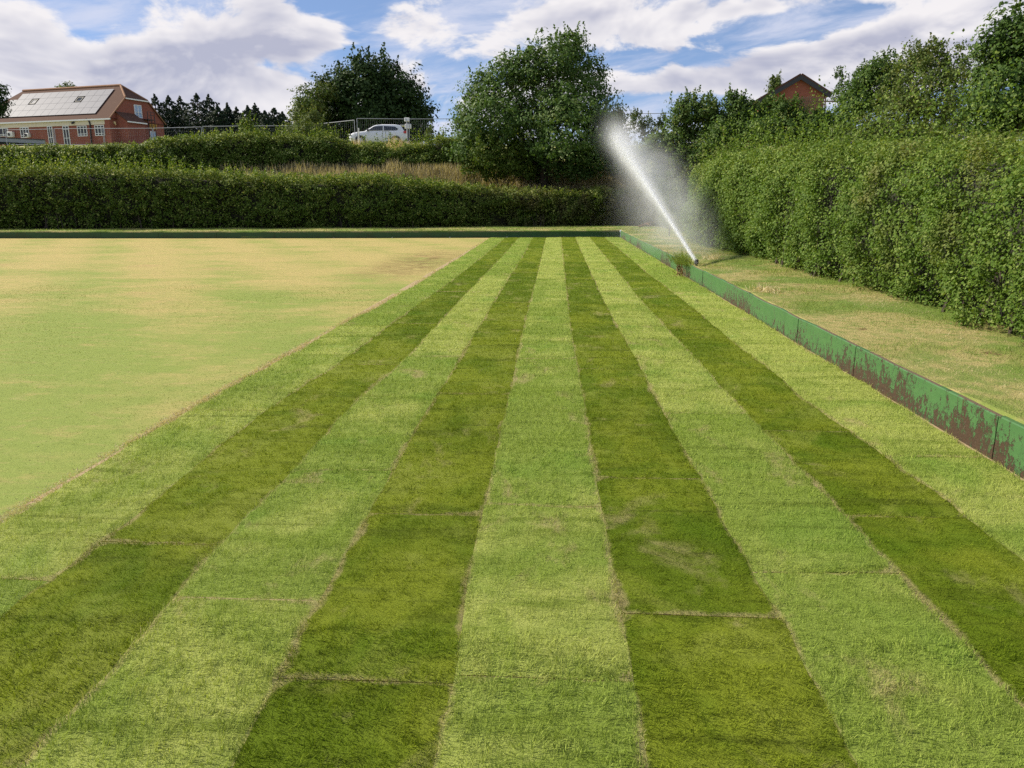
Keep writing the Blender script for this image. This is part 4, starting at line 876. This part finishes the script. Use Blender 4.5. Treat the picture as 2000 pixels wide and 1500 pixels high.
# downpipe, lights, fire escape landing, AC boxes
q = [hitl(*a, 1, 0) for a in ((170.5, 232), (175.5, 236), (178, 243), (181, 284))]; b = MB(); b.tube([(p.x, -S*.16, p.z) for p in q], .085, 8); hpart(b, 'downpipe', M_DARK)
q = hitl(145, 239.5, 1, 0); b = MB(); b.box((q.x, -S*.14, q.z), (.28, .2, .2)); b.tube([(q.x, -S*.2, q.z-.05), (q.x+.1, -S*.35, q.z-.12)], [.09, .13], 8); hpart(b, 'floodlight', M_DARK)
q = hitl(223, 239.5, 0, 0); b = MB(); b.box((-.09, q.y, q.z), (.12, .22, .22)); b.tube([(-.1, q.y, q.z-.1), (-.2, q.y, q.z-.25)], [.05, .1], 8); hpart(b, 'wall_lamp', simple('lamp_cover', (.75, .62, .35), .4))
for a in ((19, 31, 258, 268), (54, 62, 261, 268)):
    p = hitl(a[0], a[2], 1, 0); p2 = hitl(a[1], a[3], 1, 0); b = MB(); b.box(((p.x+p2.x)/2, -S*.28, (p.z+p2.z)/2), (abs(p.x-p2.x), .36, p.z-p2.z)); o = hpart(b, 'air_conditioner', M_PLANT, bevel=.02)
    b = MB(); c = Vector(((p.x+p2.x)/2+.1, -S*.47, (p.z+p2.z)/2)); b.tube([c, c-Vector((0, S*.02, 0))], .2, 14); hpart(b, 'fan_grille', M_DARK, o)
a = hitl(275, 233, 0, 0); c = hitl(289, 236, 0, 0); b = MB(); ym = S*(abs(a.y)+abs(c.y))/2; L_ = abs(c.y)-abs(a.y)
b.box((-.6, ym, a.z-.05), (1.1, L_, .08)); b.box((-1.1, ym, a.z+.5), (.05, L_, .05)); b.box((-1.1, ym, a.z+.9), (.05, L_, .05))
for s_ in (-.5, 0, .5): b.box((-1.1, ym+s_*L_*.96, a.z/2+.45), (.06, .06, a.z+.9))
hpart(b, 'fire_escape', M_DARK)
# lean-to against the gable
A1 = hitl(226, 220, 0, 0); ya = abs(A1.y); A2 = hitl(248, 236, 1, S*ya); ex = -A2.x; B2 = hitl(283, 243, 0, -ex); yb = max(abs(B2.y), ya+1.5)
print('LEANTO ya %.2f ztop %.2f ex %.2f z2 %.2f yb %.2f' % (ya, A1.z, ex, A2.z, yb))
b = MB(); b.prism([(-.002, S*ya, 0), (-.002, S*ya, A1.z), (-ex, S*ya, A2.z), (-ex, S*ya, 0)], (0, S*(yb-ya), 0)); hpart(b, 'lean_to_wall', M_BRICK)
b = MB(); b.prism([(-.004, S*(ya-.12), A1.z+.03), (-.004, S*(ya-.12), A1.z+.16), (-ex-.2, S*(ya-.12), A2.z+.02), (-ex-.2, S*(ya-.12), A2.z-.10)], (0, S*(yb-ya+.24), 0)); hpart(b, 'lean_to_roof', M_TILE)
b = MB(); b.box((-ex-.24, S*(ya+yb)/2, A2.z-.10), (.08, yb-ya+.3, .14)); hpart(b, 'gutter', M_WHITE)
# solar panels on the front slope
nrm = Vector((0, -S*pitch, 1)).normalized()
def slope_pt(px, py):
    o = MI@Vector((0, 0, CAM_H)); d = MI.to_3x3()@ray(px, py); p0 = Vector((0, 0, ze+.06)); t = (p0-o).dot(nrm)/d.dot(nrm); return o+d*t
TR, BR_, TLc, BLc = slope_pt(227, 176.5), slope_pt(182, 224), slope_pt(50, 183), slope_pt(4, 230)
print('PANELS', [tuple(round(q, 2) for q in v) for v in (TR, BR_, TLc, BLc)])
xr0 = (TR.x+BR_.x)/2; xr1 = (TLc.x+BLc.x)/2; upv = Vector((0, S, pitch)).normalized(); l0 = (abs(BR_.y)+abs(BLc.y))/2; l1 = (abs(TR.y)+abs(TLc.y))/2
slen = (l1-l0)/abs(upv.y); NC, NR = 12, 4; pw = (xr1-xr0)/NC; ph = slen/NR; pm = None
axes = (Vector((1, 0, 0)), upv, nrm)
for i in range(NC+1):
    for j in range(NR):
        if (i, j) in ((3, 2), (9, 2)): continue
        if i == NC and j == 3: continue
        c = Vector((xr0+(i+.5)*pw, 0, ze+.06))+upv*((l0/abs(upv.y))+(j+.5)*ph)+nrm*.10
        if pm is None:
            b = MB(); b.box((0, 0, 0), (pw-.03, ph-.03, .04), axes=axes); o = hpart(b, 'solar_panel', M_PANEL); pm = o.data
        else: o = bpy.data.objects.new('solar_panel', pm); COL.objects.link(o); o.parent = house
        o.location = c
for i, wf in ((3, .55), (9, .9)):
    c = Vector((xr0+(i+.5)*pw, 0, ze+.06))+upv*((l0/abs(upv.y))+2.5*ph)+nrm*.06; b = MB()
    for s_ in (-1, 1): b.box(c+Vector((s_*pw*.32, 0, 0)), (.08, ph*.7, .14), axes=axes); b.box(c+upv*(s_*ph*.33), (pw*.6, .08, .13), axes=axes)
    o = hpart(b, 'skylight', M_DARK); b = MB(); b.box(c, (pw*.56, ph*.6, .05), axes=axes); hpart(b, 'pane', M_PANEL if i == 9 else M_GLASS, o)

# flat roofed shed in front of the house, red flowers beside it
sa = at(-30, 266, 72); sb_ = at(86, 273.5, 76); gzs = ground_z(sb_.x, sb_.y); zt = sb_.z; d = Vector((sa.x-sb_.x, sa.y-sb_.y, 0)); 
shed = tag(empty('flat_roofed_shed', (sb_.x, sb_.y, gzs), math.atan2(d.y, d.x)), 'dark flat roofed shed in front of the brick house at the left edge', 'shed')
L_ = d.length+5; b = MB(); b.box((L_/2, -1.5, (zt-gzs)/2-.15), (L_-.3, 2.7, zt-gzs-.3)); b.build('wall', simple('dark_timber', (.035, .045, .045), .8), shed)
b = MB(); b.box((L_/2, -1.5, zt-gzs-.2), (L_+.1, 3.2, .34)); b.build('roof_edge', simple('grey_felt', (.30, .32, .33), .8), shed)
b = MB(); b.box((L_/2, -1.5, zt-gzs+.02), (L_+.16, 3.3, .08)); b.build('roof', M_DARK, shed)
fb = at(6, 292, 50); fz = ground_z(fb.x, fb.y); n_f = 500
fr_ = tag(empty('flowering_shrub', (fb.x, fb.y, fz)), 'pink red flowering shrub at the left edge below the shed', 'shrub'); hh = fb.z+.25-fz
Cf = np.stack([rng.normal(0, .38, n_f), rng.normal(0, .35, n_f), rng.uniform(.1, hh, n_f)], 1); leaves_obj('foliage', Cf, rng.normal(0, 1, (n_f, 3)), .12, M_OLV, fr_)
Cf = np.stack([rng.normal(0, .38, 260), rng.normal(-.1, .35, 260), rng.uniform(hh-.35, hh+.05, 260)], 1); tag(leaves_obj('flowers', Cf, rng.normal(0, 1, (260, 3)), .10, leaf_mat('petal', (.5, .06, .10), (.65, .20, .28), transl=.3), fr_), kind='stuff')

# ------------------------------------------------------------------ small brick gable, right
GD = 80.0; ap = at(1563, 147.5, GD); re = at(1617, 182, GD); le = at(1484, 194, GD); gy = GD
gb = empty('gable_house', (ap.x, gy, ground_z(ap.x, gy))); tag(gb, 'red brick gable with dark bargeboards rising over the bushes', 'house'); gi = Vector(gb.location)
hz = 4.2
pr_ = [Vector((le.x+.25, gy, gi.z-.5)), Vector((re.x-.35, gy, gi.z-.5)), Vector((re.x-.35, gy, re.z-.05)), Vector((ap.x, gy, ap.z-.25)), Vector((le.x+.25, gy, le.z-.05))]
b = MB(); b.prism([p-gi for p in pr_], (1.2, 11, 0)); b.build('wall', M_BRICK, gb)
for nm, p, q in (('left', ap, le), ('right', ap, re)):
    d = (q-p); d.y = 0; dn = d.normalized(); up_ = Vector((-dn.z, 0, dn.x)); up_ = up_ if up_.z > 0 else -up_; q2 = q+dn*.35
    pa, pb = p-gi, q2-gi
    b = MB(); b.prism([pa+Vector((0, -.36, 0)), pb+Vector((0, -.36, 0)), pb+up_*.16+Vector((0, -.36, 0)), pa+up_*.18+Vector((0, -.36, 0))], (1.25, 11.5, 0)); b.build('roof', M_TILE, gb)
    b = MB(); b.prism([pa+Vector((0, -.40, -.42)), pb+Vector((0, -.40, 0))-up_*.36, pb+Vector((0, -.40, 0))-up_*.005, pa+Vector((0, -.40, -.005))], (0, .05, 0)); b.build('bargeboard', M_DARK, gb)
pf = tag(empty('picket_fence', (at(1595, 200, 60).x, 60, ground_z(at(1595, 200, 60).x, 60))), 'brown picket fence below the small brick gable', 'fence'); fi = Vector(pf.location)
M_WOOD = simple('brown_timber', (.16, .095, .06), .85, .25, 6)
zt = at(1590, 188, 60).z-fi.z; zb = -.1; me0 = None
for i in range(14):
    x = at(1562+i*3.9, 190, 60).x-fi.x
    if me0 is None:
        b = MB(); b.prism([(-.05, 0, zb), (.05, 0, zb), (.05, 0, zt-.05), (0, 0, zt), (-.05, 0, zt-.05)], (0, .025, 0)); o = b.build('picket', M_WOOD, pf); me0 = o.data
    else: o = bpy.data.objects.new('picket', me0); COL.objects.link(o); o.parent = pf
    o.location = (x, 0, random.uniform(-.03, .03))
for z in (zt-.35, zt-1.2):
    b = MB(); b.box((at(1593, 190, 60).x-fi.x, .06, z), (2.7, .05, .09)); b.build('rail', M_WOOD, pf)

# ------------------------------------------------------------------ parked white car
M_PAINT = simple('white_paint', (.72, .73, .76), .22, .02, 1, spec=.6)
M_CGL = simple('car_glass', (.020, .024, .028), .05, .2, 1, spec=.9)
M_TYRE = simple('tyre', (.02, .02, .02), .85)
M_RIM = simple('rim', (.45, .46, .48), .3, .1, 3, metal=.7)
M_RED = simple('rear_lamp', (.50, .02, .02), .25)
cD = 60.0; cpos = at(741, 286, cD); cz = max(ground_z(cpos.x, cD), cpos.z-.02)
car = tag(empty('parked_car', (cpos.x, cD, cpos.z), R(8)), 'white small SUV parked behind the wire fence, facing left', 'car')
def sect(xx, prof):
    return [(xx, y, z) for y, z in prof]
# body lofted along x (front at -x): (x, half width, sill z, belt z)
ST = [(-2.14, .60, .38, .66), (-2.08, .78, .28, .78), (-1.85, .88, .22, .90), (-1.45, .91, .20, .98), (-.95, .915, .20, 1.02), (-.2, .92, .20, 1.04), (.7, .92, .20, 1.06), (1.35, .91, .20, 1.09), (1.80, .88, .24, 1.10), (2.05, .80, .32, 1.06), (2.12, .70, .42, .98)]
V = []; F = []
for x, hw, zs, zb_ in ST:
    pr = [(-hw*.9, zs), (-hw, zs+.16), (-hw, (zs+zb_)/2), (-hw*.985, zb_-.08), (-hw*.90, zb_), (hw*.90, zb_), (hw*.985, zb_-.08), (hw, (zs+zb_)/2), (hw, zs+.16), (hw*.9, zs)]
    V += sect(x, pr)
k = 10
for i in range(len(ST)-1):
    for j in range(k): F.append((i*k+j, i*k+(j+1) % k, (i+1)*k+(j+1) % k, (i+1)*k+j))
bo = MB(); bo.v = V; bo.f = F+[tuple(range(k)), tuple((len(ST)-1)*k+q for q in range(k))]; bo.mi = [0]*len(bo.f)
body = bo.build('body', M_PAINT, car, smooth=True)
# cabin: glasshouse lofted in z
def ring(x0, x1, hw, z, r=.12): return [(x0, -hw+r, z), (x0+r, -hw, z), (x1-r, -hw, z), (x1, -hw+r, z), (x1, hw-r, z), (x1-r, hw, z), (x0+r, hw, z), (x0, hw-r, z)]
RN = [ring(-1.05, 1.98, .86, 1.0), ring(-.35, 1.72, .72, 1.42), ring(-.12, 1.58, .68, 1.50), ring(.2, 1.3, .55, 1.545)]
b = MB(); b.v = [p for r_ in RN for p in r_]
for i in range(3):
    for j in range(8): b.f.append((i*8+j, i*8+(j+1) % 8, (i+1)*8+(j+1) % 8, (i+1)*8+j)); b.mi.append(0)
b.f.append(tuple(24+j for j in range(8))); b.mi.append(0); b.build('roof', M_PAINT, car, smooth=False, bevel=.02)
def cabp(x, z, s): # point on the cabin side
    hw = .86+(z-1.0)/.42*(.72-.86)+.012; return (x, s*hw, z)
for s in (-1, 1):
    for nm, pl in (('side_window', [(-.80, 1.06), (-.30, 1.37), (.36, 1.42), (.36, 1.08)]), ('side_window', [(.44, 1.08), (.44, 1.42), (1.25, 1.37), (1.52, 1.20), (1.36, 1.10)])):
        b = MB(); b.prism([cabp(x, z, s) for x, z in pl], (0, s*.006, 0)); b.build(nm, M_CGL, car)
    b = MB(); b.box((-.72, s*1.0, 1.10), (.14, .2, .14)); b.build('mirror', M_DARK, car, bevel=.03)
    b = MB(); b.box((2.02, s*.76, .98), (.26, .24, .17)); b.build('tail_light', M_RED, car, bevel=.03)
    b = MB(); b.box((-2.05, s*.70, .76), (.16, .30, .13)); b.build('headlight', M_GREY, car, bevel=.03)
    for x in (-1.32, 1.30):
        b = MB(); b.tube([(x, s*.70, .33), (x, s*.935, .33)], .40, 22); b.build('wheel_arch', M_DARK, car)
        b = MB(); b.tube([(x, s*.72, .33), (x, s*.90, .33), (x, s*.945, .33)], [.33, .335, .30], 22); wl = b.build('wheel', M_TYRE, car)
        b = MB(); b.tube([(x, s*.90, .33), (x, s*.955, .33)], [.23, .21], 18); b.build('rim', M_RIM, wl)
b = MB(); b.prism([(-1.00, -.70, 1.05), (-1.00, .70, 1.05), (-.42, .60, 1.40), (-.42, -.60, 1.40)], (-.02, 0, .03)); b.build('windscreen', M_CGL, car)
b = MB(); b.prism([(1.98, -.68, 1.08), (1.98, .68, 1.08), (1.72, .58, 1.40), (1.72, -.58, 1.40)], (.02, 0, .02)); b.build('rear_window', M_CGL, car)
b = MB(); b.box((1.78, 0, 1.50), (.30, 1.15, .035)); b.build('spoiler', M_PAINT, car)
b = MB(); b.box((0, 0, .25), (3.9, 1.70, .16)); b.build('sill', M_DARK, car)

# ------------------------------------------------------------------ temporary fence panels
def fence_panel(pa, pb, ya, yb_, D1, D2, lab):
    """px of both posts, py of the top rail at each end"""
    A_, B_ = at(pa, ya, D1), at(pb, yb_, D2); z0 = ground_z(A_.x, D1); root = tag(empty('wire_fence_panel', (A_.x, A_.y, z0)), lab, 'fence panel', 'temporary wire fence panels along the car park'); o_ = Vector((A_.x, A_.y, z0))
    a, c = A_-o_, B_-o_; za, zc = 0.05, ground_z(B_.x, D2)-z0+.05
    for p, zz in ((a, za), (c, zc)):
        b = MB(); b.tube([(p.x, p.y, zz), p], .022, 7); b.build('post', M_GALV, root)
    b = MB(); b.tube([a, c], .020, 7); b.build('rail', M_GALV, root); b = MB(); b.tube([(a.x, a.y, za+.1), (c.x, c.y, zc+.1)], .020, 7); b.build('rail', M_GALV, root)
    b = MB()
    for i in range(1, 26):
        t = i/26; p = a.lerp(c, t); b.tube([(p.x, p.y, za+(zc-za)*t+.1), p], 0.0016, 3, cap=False)
    for j in range(1, 5):
        t = j/5; b.tube([(a.x, a.y, za+(a.z-za)*t), (c.x, c.y, zc+(c.z-zc)*t)], 0.0016, 3, cap=False)
    tag(b.build('wire_mesh', M_GALV, root), kind='stuff')
FP = [(10, 104, 254, 252, 58, 57.5, 'leftmost wire fence panel in front of the shed'), (106, 200, 251.5, 251, 57.5, 57, 'fence panel in front of the house door'), (202, 297, 251, 250.5, 57, 56.5, 'fence panel in front of the house gable'),
      (299, 393, 250.5, 248, 56.5, 56, 'fence panel just right of the brick house'), (396, 492, 247, 245.8, 56, 55.5, 'fence panel below the thin topped conifer'), (494, 590, 246, 245.5, 55.5, 55, 'fence panel behind the elder shrub'),
      (592, 692, 245.5, 234.5, 55, 53, 'sloping fence panel left of the white car'), (697, 794, 231.5, 232.5, 53, 53, 'fence panel directly in front of the white car'), (799, 897, 232.5, 232, 53, 53, 'fence panel just right of the white car'),
      (1205, 1318, 223, 221, 50, 50, 'fence panel seen above the spray, right of the big central tree')]
for f in FP: fence_panel(*f)
c = at(796, 272, 53.6); gz = ground_z(c.x, 53.6); b = MB(); rt = tag(empty('camera_post', (c.x, 53.6, gz)), 'pale post with a small boxy head beside the rear of the white car', 'post'); tz = at(796, 230, 53.6).z-gz
b.tube([(0, 0, 0), (0, 0, tz-.3)], .06, 8); b.build('post', M_GALV, rt); b = MB(); b.box((0, 0, tz-.12), (.34, .16, .24)); b.box((.06, 0, tz-.55), (.42, .14, .30)); b.build('head', M_WHITE, rt, bevel=.02)
c = at(754, 285, 54.5); gz = ground_z(c.x, 54.5); rt = tag(empty('metal_hurdle', (c.x, 54.5, gz)), 'narrow dark metal hurdle standing before the white car doors', 'barrier'); tz = at(754, 256, 54.5).z-gz
for x in (-.22, 0, .22): b = MB(); b.tube([(x, 0, 0), (x, 0, tz)], .022, 6); b.build('bar', M_GREY, rt)
for z in (.4, tz): b = MB(); b.tube([(-.24, 0, z), (.24, 0, z)], .022, 6); b.build('rail', M_GREY, rt)
c = at(700.5, 270, 53.8); gz = ground_z(c.x, 53.8); b = MB(); b.tube([(c.x, 53.8, gz), (c.x+.03, 53.8, at(700, 250, 53.8).z)], .045, 8); tag(b.build('marker_post', M_PLANT), 'short pale post at the bonnet of the white car', 'post')
c = at(358, 272, 50.5); gz = ground_z(c.x, 50.5); rt = tag(empty('notice_board', (c.x, 50.5, gz)), 'small blank grey notice board above the back hedge, right of the brick house', 'sign'); t1 = at(358, 262, 50.5).z-gz
b = MB(); b.box((.12, 0, t1-.32), (.36, .03, .5)); b.build('panel', M_GREY, rt, bevel=.006); b = MB(); b.tube([(-.2, .02, 0), (-.2, .02, t1-.25), (-.08, .02, t1-.2)], .025, 6); b.build('post', M_WHITE, rt)

# ------------------------------------------------------------------ sprinkler and its spray
n0 = gp(1360, 519, .30); nz = ground_z(n0.x, n0.y)
spk = tag(empty('sprinkler', (n0.x, n0.y, nz)), 'black impact sprinkler head on a short riser behind the wall', 'sprinkler')
b = MB(); b.tube([(0, 0, -.05), (0, 0, .05)], .018, 10); b.build('riser', M_DARK, spk)
b = MB(); b.tube([(0, 0, .035), (0, 0, .05), (0, 0, .115), (0, 0, .13)], [.034, .042, .042, .032], 16); b.build('head', M_DARK, spk)
J0 = Vector((n0.x-.02, n0.y, nz+.10)); J1 = at(1203, 262, 22.0)
dj = (J1-J0); b = MB(); b.tube([(0, 0, .085), Vector((0, 0, .085))+dj.normalized()*.09], [.020, .013], 10); b.build('nozzle', M_DARK, spk)
print('JET', tuple(J0), tuple(J1))
def water_mat():
    m = bpy.data.materials.new('spray_water'); m.use_nodes = True; n = NT(m.node_tree)
    d = n.add('ShaderNodeBsdfDiffuse', {'Color': (.88, .90, .93, 1)}); t = n.add('ShaderNodeBsdfTranslucent', {'Color': (.9, .92, .95, 1)}); s = n.add('ShaderNodeMixShader', {0: .5, 1: d.outputs[0], 2: t.outputs[0]})
    g = n.add('ShaderNodeBsdfGlossy', {'Roughness': .2}); s2 = n.add('ShaderNodeMixShader', {0: .12, 1: s.outputs[0], 2: g.outputs[0]})
    n.add('ShaderNodeOutputMaterial', {0: s2.outputs[0]}); return m
M_WATER = water_mat(); L3 = dj.length; jd = np.array(dj.normalized())
spray = tag(empty('water_jet', J0), 'white water jet and drifting mist thrown up from the sprinkler', 'water spray')
def drops(P, sz, d, name):
    n = len(P); nn = rng.normal(0, 1, (n, 3)); s_ = unit(np.cross(np.tile(d, (n, 1)) if np.ndim(d) == 1 else d, nn))
    dd = np.tile(d, (n, 1)) if np.ndim(d) == 1 else d
    V = np.stack([P-dd*sz[:, None]*1.6, P+s_*sz[:, None]*.5, P+dd*sz[:, None]*1.6, P-s_*sz[:, None]*.5], 1).reshape(-1, 3)
    return tag(link(name, mesh_np(name, V, np.arange(4*n).reshape(-1, 4), {'r': rng.uniform(0, 1, n)}), M_WATER, spray), kind='stuff')
n = 30000; t = rng.uniform(0, 1, n)**.75; P = t[:, None]*np.array(dj)[None, :]+rng.normal(0, 1, (n, 3))*(.012+.018*t+.17*np.clip(t-.35, 0, 1)**1.6)[:, None]
P[:, 2] -= np.abs(rng.normal(0, 1, n))*.10*t**2
drops(P, .006+.006*rng.uniform(0, 1, n)*(1-.6*t), jd, 'jet_drops')
n = 3500; t = rng.uniform(.12, 1.04, n)**.8; fall = rng.exponential(1.0, n); P = t[:, None]*np.array(dj)[None, :]
P[:, 2] -= fall; P[:, 0] += np.abs(rng.normal(0, .15, n))*(.2+t)-.03+.30*fall*rng.uniform(0, 1.6, n); P[:, 1] += rng.normal(0, .3, n)
P = P[P[:, 2] > -.25]
drops(P, .0015+.0030*rng.uniform(0, 1, len(P)), np.array([.15, 0, -.98]), 'falling_drops')
def mist_mat():
    m = bpy.data.materials.new('mist'); m.use_nodes = True; n = NT(m.node_tree)
    P_ = n.add('ShaderNodeTexCoord').outputs['Object']; x, y, z = n.xyz(P_)
    t = n.m('DIVIDE', y, dj.y); xj = n.m('MULTIPLY', t, dj.x); zj = n.m('MULTIPLY', t, dj.z)
    ex_ = n.m('SUBTRACT', x, xj); dz_ = n.m('SUBTRACT', zj, z)               # + below the jet
    tc_ = n.m('MAXIMUM', t, 0.0)
    s_ = n.m('ADD', n.m('MULTIPLY', n.m('POWER', tc_, 1.7), .27), .028)
    q = n.m('ADD', n.m('POWER', n.m('DIVIDE', ex_, s_), 2), n.m('POWER', n.m('DIVIDE', dz_, n.m('MULTIPLY', s_, 1.2)), 2))
    core = n.m('MULTIPLY', n.m('EXPONENT', n.m('MULTIPLY', q, -1.0)), n.m('DIVIDE', .24, n.m('POWER', s_, 1.25)))
    below = n.m('MULTIPLY', n.ss(dz_, -.22, .10), n.m('EXPONENT', n.m('MULTIPLY', n.m('MAXIMUM', dz_, 0.0), -.85)))
    cx = n.m('SUBTRACT', ex_, n.m('ADD', n.m('MULTIPLY', n.m('MAXIMUM', dz_, 0.0), .34), .22))
    wl = n.m('ADD', .20, n.m('MULTIPLY', n.m('MAXIMUM', dz_, 0.0), .22))
    wr = n.m('ADD', .62, n.m('MULTIPLY', n.m('MAXIMUM', dz_, 0.0), .10))
    wd = n.mixf(n.m('GREATER_THAN', cx, 0.0), wl, wr)
    lat = n.m('EXPONENT', n.m('MULTIPLY', n.m('POWER', n.m('DIVIDE', cx, wd), 2), -1.0))
    nz_ = n.ss(n.noise(P_, 1.3, 4, .6, .5), .30, .72, .25, 1.5)
    mi = n.m('MULTIPLY', n.m('MULTIPLY', below, lat), n.m('MULTIPLY', nz_, n.m('MULTIPLY', n.ss(t, .0, .9, .10, 1.0), 1.0)))
    end = n.ss(t, 1.12, .98)
    den_ = n.m('MULTIPLY', n.m('ADD', core, mi), n.m('MULTIPLY', end, n.ss(t, -.02, .01)))
    den_ = n.m('MULTIPLY', den_, n.ss(z, -.28, .25))
    v = n.add('ShaderNodeVolumePrincipled', {'Color': (.95, .96, 1.0, 1), 'Density': den_, 'Anisotropy': .15})
    n.add('ShaderNodeOutputMaterial', {1: v.outputs[0]}); return m
M_MIST = mist_mat()
# closed hull round jet and mist: prism along y whose roof follows the jet
b = MB(); yA, yB = -.12, dj.y*1.12
def sec(y):
    t = max(0, y/dj.y); xj, zj = dj.x*t, dj.z*t; s_ = .10+.75*t**1.3
    return [(xj-s_-.1-.25*t, y, -.25), (xj-s_, y, zj-.1*t), (xj-s_*.5, y, zj+s_), (xj+s_*.8+.1, y, zj+s_), (xj+s_+2.0*t+.2, y, zj-.2*t), (xj+s_+2.9*t+.3, y, -.25)]
sy = [yA, 0, .8, 1.8, 3.2, 4.6, yB]
for y in sy: b.v += sec(y)
for i in range(len(sy)-1):
    for j in range(6): b.f.append((i*6+j, i*6+(j+1) % 6, (i+1)*6+(j+1) % 6, (i+1)*6+j)); b.mi.append(0)
b.f += [tuple(range(6)), tuple((len(sy)-1)*6+j for j in range(6))]; b.mi += [0, 0]
tag(b.build('mist', M_MIST, spray), kind='stuff')
bpy.context.view_layer.update()
print('TRIS %.2fM' % (sum(sum(len(p.vertices)-2 for p in o.data.polygons) if len(o.data.polygons) < 3000 else len(o.data.polygons)*(len(o.data.polygons[0].vertices)-2) for o in SC.objects if o.type == 'MESH')/1e6))
